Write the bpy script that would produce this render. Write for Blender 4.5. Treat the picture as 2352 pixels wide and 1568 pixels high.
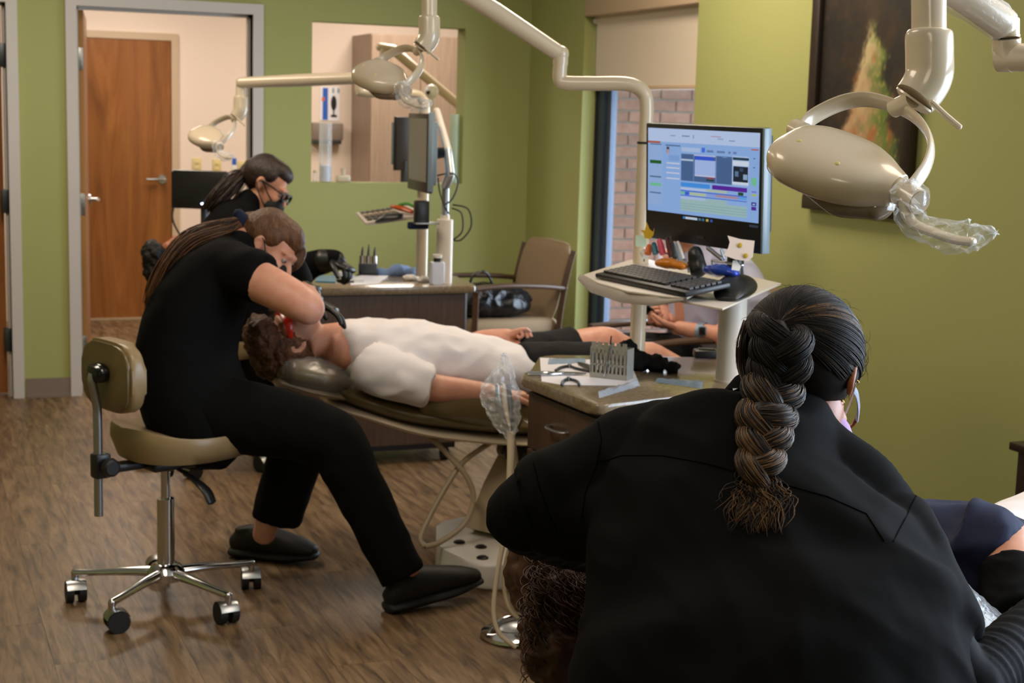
import bpy, bmesh, math, random
from mathutils import Vector as V, Matrix as M, noise
R = math.radians
random.seed(7)
for o in list(bpy.data.objects): bpy.data.objects.remove(o)
SC = bpy.context.scene
COL = SC.collection

# ---------------------------------------------------------------- camera
FPX, IW, IH = 3480.0, 2352.0, 1568.0
_y, _p, _r = R(22.2), R(8.42), R(1.58)
CAM = V((0, 0, 1.52))
_fw = V((math.sin(_y)*math.cos(_p), math.cos(_y)*math.cos(_p), -math.sin(_p)))
_rt = V((math.cos(_y), -math.sin(_y), 0)); _up = _rt.cross(_fw)
CR = _rt*math.cos(_r) + _up*math.sin(_r); CU = _up*math.cos(_r) - _rt*math.sin(_r)
cd = bpy.data.cameras.new('camera'); cam = bpy.data.objects.new('camera', cd); COL.objects.link(cam)
m = M.Identity(3); m.col[0] = CR; m.col[1] = CU; m.col[2] = -_fw
cam.matrix_world = M.Translation(CAM) @ m.to_4x4()
cd.sensor_width = 36.0; cd.lens = 36.0*FPX/IW; cd.clip_start = 0.05
cd.dof.use_dof = True; cd.dof.focus_distance = 2.5; cd.dof.aperture_fstop = 9.0
SC.camera = cam
def ray(x, y): return _fw + CR*((x-IW/2)/FPX) - CU*((y-IH/2)/FPX)
def P(x, y, d): return CAM + ray(x, y)*d                    # a point of the place at distance d
def on(x, y, ax, v):
    r = ray(x, y); return CAM + r*((v-CAM[ax])/r[ax])

# ---------------------------------------------------------------- world, lights, exposure
w = bpy.data.worlds.new('sky'); SC.world = w; w.use_nodes = True
bg = w.node_tree.nodes['Background']; bg.inputs[0].default_value = (0.72, 0.82, 1.0, 1); bg.inputs[1].default_value = 3.0
def area(name, loc, rot, size, power, col):
    l = bpy.data.lights.new(name, 'AREA'); l.shape = 'RECTANGLE'; l.size, l.size_y = size; l.energy = power; l.color = col
    o = bpy.data.objects.new(name, l); COL.objects.link(o); o.location = loc; o.rotation_euler = rot; return o
WARM = (1.0, 0.84, 0.66); COOL = (0.70, 0.83, 1.0)
TROFFERS = [(0.5, 6.4), (2.65, 5.5), (0.3, 3.2), (2.65, 2.2), (0.3, 0.2)]
for (tx, ty), pw0 in zip(TROFFERS, (20, 21, 12, 9, 4)): area('troffer_light', (tx, ty, 2.655), (0, 0, 0), (0.56, 1.16), pw0, WARM)
area('window_daylight', (3.60, 1.55, 1.45), (0, R(90), 0), (1.7, 2.2), 105, COOL)          # through the big window of the right wall
area('far_window_daylight', (3.75, 6.82, 0.95), (0, R(90), 0), (1.45, 1.1), 40, COOL)                # sky light through the tall window below its shade
area('hall_light', (1.3, 9.7, 2.6), (0, 0, 0), (0.56, 1.16), 30, (1.0, 0.90, 0.80))
area('side_room_light', (3.3, 9.7, 2.6), (0, 0, 0), (0.56, 1.16), 30, (1.0, 0.90, 0.80))
vs = SC.view_settings; vs.view_transform = 'Standard'; vs.look = 'None'; vs.gamma = 1; vs.use_curve_mapping = False; vs.exposure = 0.16

# ---------------------------------------------------------------- materials
def lin(c): return tuple(((v/255)/12.92 if v <= 10.3 else ((v/255+0.055)/1.055)**2.4) for v in c[:3])
def newmat(name):
    mt = bpy.data.materials.new(name); mt.use_nodes = True; nt = mt.node_tree; return mt, nt, nt.nodes['Principled BSDF']
def N(nt, typ, **kw):
    n = nt.nodes.new(typ)
    for k, v in kw.items():
        if hasattr(n, k): setattr(n, k, v)
        else: n.inputs[k].default_value = v
    return n
def coords(nt, scale=(1, 1, 1), jitter=False):
    g = N(nt, 'ShaderNodeNewGeometry'); mp = N(nt, 'ShaderNodeMapping'); mp.inputs['Scale'].default_value = scale
    nt.links.new(g.outputs['Position'], mp.inputs['Vector'])
    if jitter:
        oi = N(nt, 'ShaderNodeObjectInfo'); mu = N(nt, 'ShaderNodeMath', operation='MULTIPLY'); mu.inputs[1].default_value = 37.0
        nt.links.new(oi.outputs['Random'], mu.inputs[0]); nt.links.new(mu.outputs[0], mp.inputs['Location'])
    return mp
def ramp(nt, stops):
    r = N(nt, 'ShaderNodeValToRGB'); e = r.color_ramp.elements
    while len(e) < len(stops): e.new(0.5)
    for k, (p, c) in enumerate(stops): e[k].position = p; e[k].color = (*lin(c), 1)
    return r
MATS = {}
def mat(name, c, rough=.5, metal=0., spec=.5, var=None, bump=None, coat=0., emit=None, sub=0., rnd=0.):
    mt, nt, b = newmat(name); MATS[name] = mt
    b.inputs['Base Color'].default_value = (*lin(c), 1); b.inputs['Roughness'].default_value = rough
    b.inputs['Metallic'].default_value = metal; b.inputs['Specular IOR Level'].default_value = spec; b.inputs['Coat Weight'].default_value = coat
    if sub: b.inputs['Subsurface Weight'].default_value = sub; b.inputs['Subsurface Radius'].default_value = (.012, .005, .003); b.inputs['Subsurface Scale'].default_value = 1.0
    if emit: b.inputs['Emission Color'].default_value = (*lin(c), 1); b.inputs['Emission Strength'].default_value = emit
    if var:                                                    # (scale, second colour, stretch)
        mp = coords(nt, var[2] if len(var) > 2 else (1, 1, 1), jitter=rnd > 0)
        nz = N(nt, 'ShaderNodeTexNoise', Scale=var[0], Detail=5.0); nt.links.new(mp.outputs[0], nz.inputs['Vector'])
        rp = ramp(nt, [(.32, c), (.7, var[1])]); nt.links.new(nz.outputs['Fac'], rp.inputs[0]); last = rp.outputs[0]
        if rnd:
            oi = N(nt, 'ShaderNodeObjectInfo'); mr = N(nt, 'ShaderNodeMapRange'); mr.inputs['To Min'].default_value = 1-rnd; mr.inputs['To Max'].default_value = 1+rnd
            hs = N(nt, 'ShaderNodeHueSaturation'); nt.links.new(oi.outputs['Random'], mr.inputs[0]); nt.links.new(mr.outputs[0], hs.inputs['Value']); nt.links.new(last, hs.inputs['Color']); last = hs.outputs[0]
        nt.links.new(last, b.inputs['Base Color'])
    if bump:                                                   # (scale, strength, stretch)
        mp = coords(nt, bump[2] if len(bump) > 2 else (1, 1, 1)); nz = N(nt, 'ShaderNodeTexNoise', Scale=bump[0], Detail=4.0)
        bp = N(nt, 'ShaderNodeBump', Strength=bump[1], Distance=.01)
        nt.links.new(mp.outputs[0], nz.inputs['Vector']); nt.links.new(nz.outputs['Fac'], bp.inputs['Height']); nt.links.new(bp.outputs[0], b.inputs['Normal'])
    return mt
def film(name, c, a, rough=.08, bump=60):                      # thin clear plastic: mostly see-through with sharp glints
    mt, nt, b = newmat(name); MATS[name] = mt
    b.inputs['Base Color'].default_value = (*lin(c), 1); b.inputs['Roughness'].default_value = rough; b.inputs['Specular IOR Level'].default_value = 1.0
    tr = N(nt, 'ShaderNodeBsdfTransparent'); mx = N(nt, 'ShaderNodeMixShader')
    lw = N(nt, 'ShaderNodeLayerWeight', Blend=.45); mr = N(nt, 'ShaderNodeMapRange'); mr.inputs['To Min'].default_value = a; mr.inputs['To Max'].default_value = min(1, a+(.32 if bump else .10))
    nz = N(nt, 'ShaderNodeTexNoise', Scale=bump, Detail=2.0); bp = N(nt, 'ShaderNodeBump', Strength=.5, Distance=.004)
    mp = coords(nt); nt.links.new(mp.outputs[0], nz.inputs['Vector']); nt.links.new(nz.outputs['Fac'], bp.inputs['Height'])
    if bump: nt.links.new(bp.outputs[0], b.inputs['Normal'])
    nt.links.new(lw.outputs['Facing'], mr.inputs[0]); nt.links.new(mr.outputs[0], mx.inputs[0]); nt.links.new(tr.outputs[0], mx.inputs[1]); nt.links.new(b.outputs[0], mx.inputs[2])
    nt.links.new(mx.outputs[0], nt.nodes['Material Output'].inputs[0]); return mt
def woodmat(name, stops, axis, freq=14, along=1.2, rough=.45, rnd=.0, dist=3.0, coat=0.):
    mt, nt, b = newmat(name); MATS[name] = mt
    s = [freq]*3; s[axis] = along
    mp = coords(nt, tuple(s), jitter=rnd > 0)
    nz = N(nt, 'ShaderNodeTexNoise', Scale=1.0, Detail=6.0, Roughness=.62, Distortion=dist); nt.links.new(mp.outputs[0], nz.inputs['Vector'])
    rp = ramp(nt, stops); nt.links.new(nz.outputs['Fac'], rp.inputs[0]); last = rp.outputs[0]
    if rnd:
        oi = N(nt, 'ShaderNodeObjectInfo'); mr = N(nt, 'ShaderNodeMapRange'); mr.inputs['To Min'].default_value = 1-rnd; mr.inputs['To Max'].default_value = 1+rnd
        hs = N(nt, 'ShaderNodeHueSaturation'); nt.links.new(oi.outputs['Random'], mr.inputs[0]); nt.links.new(mr.outputs[0], hs.inputs['Value']); nt.links.new(last, hs.inputs['Color']); last = hs.outputs[0]
    nt.links.new(last, b.inputs['Base Color']); b.inputs['Roughness'].default_value = rough; b.inputs['Coat Weight'].default_value = coat
    bp = N(nt, 'ShaderNodeBump', Strength=.12, Distance=.004); nt.links.new(nz.outputs['Fac'], bp.inputs['Height']); nt.links.new(bp.outputs[0], b.inputs['Normal'])
    return mt

# ---------------------------------------------------------------- mesh builder
def catmull(pts, k):
    if k < 1 or len(pts) < 3: return list(pts)
    out = []; n = len(pts)
    for i in range(n-1):
        p0, p1, p2, p3 = pts[max(i-1, 0)], pts[i], pts[i+1], pts[min(i+2, n-1)]
        for j in range(k+1):
            t = j/(k+1)
            out.append(0.5*((2*p1)+(p2-p0)*t+(2*p0-5*p1+4*p2-p3)*t*t+(3*p1-p0-3*p2+p3)*t**3))
    out.append(pts[-1]); return out
OFF = {}
class B:
    def __init__(s): s.bm = bmesh.new(); s.mi = 0
    def _v(s, c): return s.bm.verts.new(c)
    def _f(s, vs):
        try: f = s.bm.faces.new(vs); f.material_index = s.mi; return f
        except ValueError: return None
    def box(s, c, size, rot=None, bev=0., seg=2):
        r = bmesh.ops.create_cube(s.bm, size=1.0); vs = r['verts']
        mx = M.Translation(V(c)) @ (rot.to_4x4() if rot is not None else M.Identity(4)) @ M.Diagonal((*size, 1))
        bmesh.ops.transform(s.bm, matrix=mx, verts=vs)
        fs = {f for v in vs for f in v.link_faces}
        for f in fs: f.material_index = s.mi
        if bev > 0:
            es = {e for v in vs for e in v.link_edges}
            bmesh.ops.bevel(s.bm, geom=list(es), offset=bev, segments=seg, affect='EDGES', profile=.5, clamp_overlap=True)
        return s
    def bx(s, x0, x1, y0, y1, z0, z1, bev=0.): return s.box(((x0+x1)/2, (y0+y1)/2, (z0+z1)/2), (x1-x0, y1-y0, z1-z0), None, bev)
    def ell(s, c, r, rot=None, n=20):
        q = bmesh.ops.create_uvsphere(s.bm, u_segments=n, v_segments=max(8, n*2//3), radius=1.0)
        mx = M.Translation(V(c)) @ (rot.to_4x4() if rot is not None else M.Identity(4)) @ M.Diagonal((*r, 1))
        bmesh.ops.transform(s.bm, matrix=mx, verts=q['verts'])
        for v in q['verts']:
            for f in v.link_faces: f.material_index = s.mi
        return s
    def tube(s, pts, rad, n=12, up=None, k=0, cap='flat', twist=0., sq=1.):
        pts = [V(p) for p in pts]
        if not isinstance(rad, (list, tuple)): rad = [rad]*len(pts)
        rd = [V((r, r, 0)) if not isinstance(r, (list, tuple)) else V((r[0], r[1], 0)) for r in rad]
        if k: rd = catmull(rd, k); pts = catmull(pts, k)
        T = []
        for i in range(len(pts)):
            t = (pts[min(i+1, len(pts)-1)]-pts[max(i-1, 0)]); T.append(t.normalized() if t.length > 1e-9 else V((0, 0, 1)))
        if cap == 'round':                                   # extra rings closing each end as a dome
            a, b_ = [], []
            for j in (0.0, .38, .7, .92):
                q = math.sqrt(max(0, 1-(1-j)**2)) if j else .06
                a.append((pts[0]-T[0]*min(rd[0].x, rd[0].y)*(1-j), rd[0]*q)); b_.append((pts[-1]+T[-1]*min(rd[-1].x, rd[-1].y)*(1-j), rd[-1]*q))
            pts = [x[0] for x in a]+pts+[x[0] for x in reversed(b_)]; rd = [x[1] for x in a]+rd+[x[1] for x in reversed(b_)]
            T = [T[0]]*4+T+[T[-1]]*4
        if up is None: up0 = V((0, 0, 1)) if abs(T[0].z) < .9 else V((1, 0, 0))
        else: up0 = V(up)
        rings = []; u = up0
        for i, p in enumerate(pts):
            t = T[i]
            if up is not None: u = up0
            sd = t.cross(u)
            if sd.length < 1e-6: sd = t.orthogonal()
            sd.normalize(); u2 = sd.cross(t).normalized(); u = u2
            tw = twist*i/max(1, len(pts)-1)
            rings.append([s._v(p+sd*(rd[i].x*math.copysign(abs(math.cos(a+tw))**sq, math.cos(a+tw)))+u2*(rd[i].y*math.copysign(abs(math.sin(a+tw))**sq, math.sin(a+tw)))) for a in [2*math.pi*j/n for j in range(n)]])
        for i in range(len(rings)-1):
            for j in range(n): s._f((rings[i][j], rings[i][(j+1) % n], rings[i+1][(j+1) % n], rings[i+1][j]))
        if cap: s._f(list(reversed(rings[0]))); s._f(rings[-1])
        return s
    def cyl(s, p0, p1, r0, r1=None, n=20): return s.tube([p0, p1], [r0, r0 if r1 is None else r1], n)
    def lathe(s, c, prof, rot=None, n=24):                    # prof: (radius, height)
        mx = M.Translation(V(c)) @ (rot.to_4x4() if rot is not None else M.Identity(4)); rings = []
        for r, z in prof: rings.append([s._v(mx @ V((max(r, 1e-4)*math.cos(2*math.pi*j/n), max(r, 1e-4)*math.sin(2*math.pi*j/n), z))) for j in range(n)])
        for i in range(len(rings)-1):
            for j in range(n): s._f((rings[i][j], rings[i][(j+1) % n], rings[i+1][(j+1) % n], rings[i+1][j]))
        s._f(list(reversed(rings[0]))); s._f(rings[-1]); return s
    def prism(s, poly, z0, z1, bev=0., mx=None, seg=3):
        a = [s._v((x, y, z0)) for x, y in poly]; b_ = [s._v((x, y, z1)) for x, y in poly]; n = len(poly)
        bot = s._f(list(reversed(a))); top = s._f(b_)
        for i in range(n): s._f((a[i], a[(i+1) % n], b_[(i+1) % n], b_[i]))
        vs = a+b_
        if bev:
            es = {e for f in (bot, top) for e in f.edges}
            r = bmesh.ops.bevel(s.bm, geom=list(es), offset=bev, segments=seg, affect='EDGES', profile=.5, clamp_overlap=True)
            vs = list({v for v in vs if v.is_valid} | set(r['verts']))
        if mx is not None: bmesh.ops.transform(s.bm, matrix=mx, verts=vs)
        return s
    def quad(s, *p): s._f([s._v(x) for x in p]); return s
    def grid(s, fn, nu, nv, th=0.):                           # fn(u,v)->point, th: thickness
        g = [[s._v(fn(i/nu, j/nv)) for j in range(nv+1)] for i in range(nu+1)]
        fs = [s._f((g[i][j], g[i+1][j], g[i+1][j+1], g[i][j+1])) for i in range(nu) for j in range(nv)]
        if th: bmesh.ops.solidify(s.bm, geom=[f for f in fs if f], thickness=th)
        return s
    def build(s, name, mt, parent=None, smooth=35, loc=None):
        bmesh.ops.recalc_face_normals(s.bm, faces=s.bm.faces)
        me = bpy.data.meshes.new(name); s.bm.to_mesh(me); s.bm.free()
        return finish(name, me, mt, parent, smooth, loc)
def finish(name, me, mt, parent=None, smooth=35, loc=None):
    for x in (mt if isinstance(mt, (list, tuple)) else [mt]): me.materials.append(MATS[x] if isinstance(x, str) else x)
    if smooth:
        me.polygons.foreach_set('use_smooth', [True]*len(me.polygons))
        if smooth < 180: me.set_sharp_from_angle(angle=R(smooth))
    o = bpy.data.objects.new(name, me); COL.objects.link(o)
    if parent is not None:
        root = parent
        while root.parent: root = root.parent
        off = OFF.get(root.name, V((0, 0, 0))); o.parent = parent
        me.transform(M.Translation(-off))
    else:
        if loc is None:
            co = [v.co for v in me.vertices]
            loc = V(((min(c.x for c in co)+max(c.x for c in co))/2, (min(c.y for c in co)+max(c.y for c in co))/2, min(c.z for c in co)))
        me.transform(M.Translation(-V(loc))); o.location = loc; OFF[o.name] = V(loc)
    return o
def remesh(b, name, mt, parent=None, voxel=.008, sm=3, fn=None, extra=None, loc=None):
    bmesh.ops.recalc_face_normals(b.bm, faces=b.bm.faces)
    me = bpy.data.meshes.new('tmp'); b.bm.to_mesh(me); b.bm.free()
    o = bpy.data.objects.new('tmp', me); COL.objects.link(o)
    md = o.modifiers.new('r', 'REMESH'); md.mode = 'VOXEL'; md.voxel_size = voxel
    if sm: ms = o.modifiers.new('s', 'SMOOTH'); ms.factor = .5; ms.iterations = sm
    dg = bpy.context.evaluated_depsgraph_get(); dg.update()
    m2 = bpy.data.meshes.new_from_object(o.evaluated_get(dg)); bpy.data.objects.remove(o); bpy.data.meshes.remove(me); m2.name = name
    if fn:
        ns = [v.normal.copy() for v in m2.vertices]
        for v, n_ in zip(m2.vertices, ns): v.co = fn(v.co.copy(), n_)
    if extra:                                                 # finer pieces (fingers) rooted inside the surface
        bm = bmesh.new(); bm.from_mesh(m2); bmesh.ops.recalc_face_normals(extra.bm, faces=extra.bm.faces)
        t = bpy.data.meshes.new('t'); extra.bm.to_mesh(t); extra.bm.free(); bm.from_mesh(t); bm.to_mesh(m2); bm.free(); bpy.data.meshes.remove(t)
    return finish(name, m2, mt, parent, 180, loc)
def thing(name, label, cat, loc=(0, 0, 0), group=None, local=False):
    o = bpy.data.objects.new(name, None); COL.objects.link(o); o.empty_display_size = .1; o.location = loc
    OFF[o.name] = V((0, 0, 0)) if local else V(loc)
    return tag(o, label, cat, group)
def tag(o, label, cat, group=None):
    o['label'] = label; o['category'] = cat
    if group: o['group'] = group
    return o
def struct(o, label=None):
    o['kind'] = 'structure'
    if label: o['label'] = label
    return o
def copy_tree(o, parent=None):
    c = o.copy(); COL.objects.link(c); c.parent = parent
    for ch in list(o.children): copy_tree(ch, c)
    return c
def rotto(a, b):                                              # rotation taking axis a to direction b
    return V(a).rotation_difference(V(b)).to_matrix()
def frame(x, y, z):                                           # matrix from three axes
    m_ = M.Identity(3); m_.col[0] = x; m_.col[1] = y; m_.col[2] = z; return m_

# ---------------------------------------------------------------- palette
mat('wall_green', (163, 167, 107), .62, spec=.3, bump=(260, .05))
mat('wall_white', (232, 214, 200), .7, spec=.2, bump=(260, .04))
mat('ceiling_white', (226, 222, 214), .8, spec=.2)
mat('trim_grey', (200, 195, 193), .42)
mat('door_edge', (172, 122, 66), .5); mat('frame_beige', (196, 172, 146), .5)
mat('base_grey', (128, 114, 104), .5)
mat('steel', (176, 178, 180), .32, 1.0)
mat('chrome', (205, 205, 208), .12, 1.0)
mat('dark_steel', (80, 84, 88), .4, .8)
mat('slate_blue', (62, 74, 92), .45, .3)
mat('black_plastic', (24, 24, 26), .38)
mat('black_rubber', (20, 20, 21), .6)
mat('black_gloss', (18, 18, 20), .16)
mat('cream', (206, 190, 166), .24, coat=.4)
mat('cream_dark', (176, 158, 132), .4)
mat('white_plastic', (226, 222, 216), .3)
mat('offwhite', (212, 202, 190), .38)
mat('paper', (236, 234, 240), .7)
mat('tan_vinyl', (150, 128, 92), .36, var=(5, (140, 118, 82)), bump=(420, .04))
mat('olive_vinyl', (112, 96, 62), .3, var=(5, (102, 86, 54)), bump=(420, .04))
mat('clear_amber', (214, 196, 130), .3)
mat('ivory', (214, 196, 140), .4)
woodmat('door_wood', [(.25, (104, 60, 26)), (.5, (140, 86, 40)), (.72, (162, 104, 54))], 2, 7, .55, .34, dist=2.2)
woodmat('floor_wood', [(.28, (44, 34, 23)), (.42, (92, 71, 49)), (.58, (124, 99, 70)), (.78, (150, 126, 97))], 1, 42, 4.5, .42, rnd=.05, dist=.6)
woodmat('cabinet_wood', [(.3, (64, 48, 36)), (.7, (92, 70, 54))], 2, 40, 1.6, .42)
woodmat('panel_wood', [(.3, (142, 120, 102)), (.7, (168, 146, 126))], 2, 30, 1.0, .45)
woodmat('chair_wood', [(.3, (58, 40, 28)), (.7, (84, 60, 42))], 1, 40, 4, .4)
woodmat('frame_wood', [(.3, (30, 20, 14)), (.7, (48, 32, 22))], 2, 50, 3, .4)
mat('counter', (112, 98, 78), .22, var=(70, (140, 122, 96)), coat=.3)
mat('mortar', (186, 178, 170), .9)
mat('brick_red', (176, 118, 104), .9, var=(24, (194, 148, 132)), rnd=.18, bump=(90, .3))
mat('glass_clear', (255, 255, 255), .02); film('glass_pane', (235, 242, 246), .03, .03, 0)
mat('shade_cloth', (222, 208, 190), .85, bump=(500, .1))
mat('tin_green', (70, 104, 48), .9, var=(9, (120, 150, 86)))

mat('lamp_glow', (255, 232, 205), .5, emit=4.0)
# ---------------------------------------------------------------- the setting
YF, XR, ZC = 8.17, 3.40, 2.70
YB = 11.12
def boxes(lst):
    b = B()
    for a in lst: b.bx(*a)
    return b
# floor: a bed slab and separate planks running away along the right wall
floor = struct(boxes([(-2.6, 5.3, -2.2, YB+.1, -.10, -.004)]).build('floor', 'floor_wood', smooth=0), 'brown distressed wood-look plank floor')
pw, pl = .182, 1.22
plank = {}
far = B(); cnt = 0
ix = -14
while ix*pw < 5.2:
    x0 = ix*pw; off = (ix*7 % 10)/10*pl; iy = -3
    while iy*pl+off < YB:
        y0 = iy*pl+off; y1 = y0+pl
        if y1 > -2.1:
            y0c, y1c = max(y0, -2.1), min(y1, YB+.05)
            if y1c-y0c > .05 and -2.5 < x0 < 5.1:
                inview = -.2 < x0 < 2.9 and y1c > 3.3 and y0c < YF
                if inview and y1c-y0c > pl-.001:
                    if 'm' not in plank:
                        q = B().box((0, pl/2, -.002), (pw-.0006, pl-.0006, .004), None, 0).build('plank', 'floor_wood', floor, 0)
                        plank['m'] = q.data; q.location = V((x0+pw/2, y0, 0))-OFF[floor.name]; q.data.transform(M.Translation(OFF[floor.name])); cnt += 1
                    else:
                        q = bpy.data.objects.new('plank', plank['m']); COL.objects.link(q); q.parent = floor; q.location = V((x0+pw/2, y0, 0))-OFF[floor.name]; cnt += 1
                else: far.box((x0+pw/2, (y0c+y1c)/2, -.002), (pw-.0006, y1c-y0c-.0006, .004))
        iy += 1
    ix += 1
fo = far.build('plank_field', 'floor_wood', floor, 0); fo['kind'] = 'stuff'
# far wall with two doorways and the pass-through opening
D1 = (-.375, .535); D2 = (.879, 1.790); PT = (2.115, 3.000, 1.135, 2.005)
wf = boxes([(-2.6, D1[0], YF, YF+.13, 0, ZC), (D1[0], D1[1], YF, YF+.13, 2.03, ZC), (D1[1], D2[0], YF, YF+.13, 0, ZC), (D2[0], D2[1], YF, YF+.13, 2.03, ZC),
            (D2[1], PT[0], YF, YF+.13, 0, ZC), (PT[0], PT[1], YF, YF+.13, 0, PT[2]), (PT[0], PT[1], YF, YF+.13, PT[3], ZC), (PT[1], XR+.16, YF, YF+.13, 0, ZC)])
struct(wf.build('wall_far', 'wall_green', smooth=0), 'olive green far wall with doorways and a pass-through opening')
# right wall with the shaded window and the big daylight window nearer the camera
WY0, WY1, WZ0, WZ1 = 6.20, 7.435, .12, 2.30
wr = boxes([(XR, XR+.16, WY1, YF, 0, ZC), (XR, XR+.16, WY0, WY1, 0, WZ0), (XR, XR+.16, WY0, WY1, WZ1, ZC), (XR, XR+.16, 2.7, WY0, 0, ZC),
            (XR, XR+.16, .4, 2.7, 0, .6), (XR, XR+.16, .4, 2.7, 2.3, ZC), (XR, XR+.16, -2.2, .4, 0, ZC)])
struct(wr.build('wall_right', 'wall_green', smooth=0), 'olive green right wall with a tall shaded window')
struct(boxes([(-2.75, -2.6, -2.2, YB, 0, ZC)]).build('wall_left', 'wall_green', smooth=0), 'olive green left wall outside the view')
struct(boxes([(-2.75, XR+.16, -2.35, -2.2, 0, ZC)]).build('wall_back', 'wall_green', smooth=0), 'olive green wall behind the camera')
struct(boxes([(-2.75, 5.4, -2.35, YB+.15, ZC, ZC+.1)]).build('ceiling', 'ceiling_white', smooth=0), 'white ceiling over all rooms')
# rooms beyond
struct(boxes([(-2.6, 5.4, YB, YB+.12, 0, ZC)]).build('wall_rear', 'wall_white', smooth=0), 'pale pinkish white wall of the hall beyond the doorway')
struct(boxes([(5.25, 5.4, YF, YB, 0, .9), (5.25, 5.4, YF, YB, 2.1, ZC), (5.25, 5.4, YF, 9.2, .9, 2.1), (5.25, 5.4, 10.6, YB, .9, 2.1), (XR+.16, 5.4, YF, YF+.13, 0, ZC)]).build('wall_side_room', 'wall_white', smooth=0), 'white wall of the room behind the pass-through')
# baseboards
bb = boxes([(.60, .824, YF-.012, YF, .012, .10), (.60, .824, YF-.022, YF, 0, .014)]); struct(bb.build('baseboard_far', 'base_grey', smooth=0), 'grey vinyl cove base between the two doors')
struct(boxes([(1.845, XR, YF-.012, YF, 0, .10)]).build('baseboard_corner', 'base_grey', smooth=0), 'grey vinyl cove base along the far wall')
struct(boxes([(XR-.012, XR, 2.7, 6.20, 0, .10), (XR-.012, XR, WY1, YF, 0, .10)]).build('baseboard_right', 'base_grey', smooth=0), 'grey vinyl cove base along the right wall')
# door frames (grey steel), with stop and hinges
def dframe(name, x0, x1, label):
    o = boxes([(x0-.055, x0, YF-.018, YF+.15, 0, 2.022), (x1, x1+.055, YF-.018, YF+.15, 0, 2.022), (x0-.055, x1+.055, YF-.018, YF+.15, 2.022, 2.077)]).build(name, 'trim_grey', smooth=0)
    struct(o, label)
    boxes([(x0, x0+.014, YF+.055, YF+.10, 0, 2.022), (x1-.014, x1, YF+.055, YF+.10, 0, 2.022), (x0, x1, YF+.055, YF+.10, 2.008, 2.022)]).build('door_stop', 'trim_grey', o, 0)
    return o
f2 = dframe('trim_2', *D2, 'grey painted steel frame of the open doorway')
f1 = dframe('trim_1', *D1, 'grey painted steel door frame at the left edge')
def lever(b_root, p, n, dirx):                               # rose, neck and lever
    p, n, dirx = V(p), V(n), V(dirx)
    b = B(); b.cyl(p, p+n*.012, .033, .030, 24).cyl(p+n*.012, p+n*.052, .011, .011, 14)
    b.tube([p+n*.052-dirx*.008, p+n*.054+dirx*.05, p+n*.050+dirx*.115], [.011, .010, .007], 10, k=3, cap='round')
    return b.build('lever_handle', 'steel', b_root)
def hinge(b_root, c, s): return B().box(c, s, None, .002).cyl((c[0]-s[0]/2, c[1]-.012, c[2]-s[2]/2), (c[0]-s[0]/2, c[1]-.012, c[2]+s[2]/2), .007, n=10).build('hinge', 'steel', b_root)
# door 2, swung open into the hall
d2 = struct(thing('door_2', 'wooden door leaf swung open into the hall, seen on edge', 'door', (.886, YF+.15, 0))); del d2['category']
a = R(-7.5); rz = M.Rotation(a, 3, 'Z')
def l2(x, y, z): return V((.886, YF+.15, 0)) + rz @ V((x, y, z))
B().box(l2(.0225, .44, 1.01), (.045, .88, 2.0), rz, .002).build('leaf', 'door_wood', d2, 0)
lever(d2, l2(.045, .80, .98), rz @ V((1, 0, 0)), rz @ V((0, -1, 0)))
B().box(l2(.0225, -.002, 1.01), (.043, .004, 1.99), rz).build('leaf_edge', 'door_edge', d2, 0)
for z in (1.76, 1.0, .24): B().box(l2(.021, -.003, z), (.04, .012, .115), rz, .002).cyl(l2(.0, -.006, z-.06), l2(.0, -.006, z+.06), .008, n=10).build('hinge', 'steel', d2)
# door 1, closed, at the left edge
d1 = struct(boxes([(D1[0]+.006, D1[1]-.02, YF+.10, YF+.145, .012, 2.005)]).build('door_1', 'door_wood', smooth=0), 'closed wooden door at the left edge of the picture')
for z in (1.76, 1.02, .30): B().bx(D1[1]-.034, D1[1]-.001, YF+.04, YF+.098, z-.06, z+.06, .002).cyl((D1[1]-.03, YF+.05, z-.06), (D1[1]-.03, YF+.05, z+.06), .008, n=10).build('hinge', 'dark_steel', d1)
# door 3 across the hall
x30, x31 = .955, 1.846
f3 = struct(boxes([(x30-.05, x30, YB-.03, YB, 0, 1.99), (x31, x31+.05, YB-.03, YB, 0, 1.99), (x30-.05, x31+.05, YB-.03, YB, 1.99, 2.04)]).build('trim_3', 'frame_beige', smooth=0), 'beige frame around the door across the hall')
d3 = struct(boxes([(x30+.003, x31-.003, YB-.022, YB, .012, 1.987)]).build('door_3', 'door_wood', smooth=0), 'closed varnished wooden door across the hall')
lever(d3, (1.775, YB-.022, 1.01), (0, -1, 0), (-1, 0, 0))
B().bx(x30, x31, YB-.04, YB-.002, 0, .012).build('threshold', 'cream_dark', d3, 0)
# the shaded window: frame, glass, roller shade, valance
wx = XR+.105
w1 = struct(thing('window_1', 'tall slate-framed window in the right wall', 'window', (wx, (WY0+WY1)/2, WZ0))); del w1['category']
fr = boxes([(wx-.02, wx+.05, WY1-.085, WY1, WZ0, WZ1), (wx-.02, wx+.05, WY0, WY0+.085, WZ0, WZ1), (wx-.02, wx+.05, WY0, WY1, WZ0, WZ0+.07), (wx-.02, wx+.05, WY0, WY1, WZ1-.07, WZ1)])
fr.build('window_frame', 'slate_blue', w1, 0)
boxes([(wx-.004, wx+.03, WY1-.15, WY1-.085, WZ0+.07, WZ1-.07)]).build('sash_stile', 'slate_blue', w1, 0)
boxes([(wx-.03, wx-.02, WY1-.02, WY1, WZ0, WZ1)]).build('glazing_gasket', 'black_rubber', w1, 0)
boxes([(wx+.012, wx+.016, WY0+.085, WY1-.15, WZ0+.07, WZ1-.07)]).build('window_pane', 'glass_pane', w1, 0)
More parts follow.
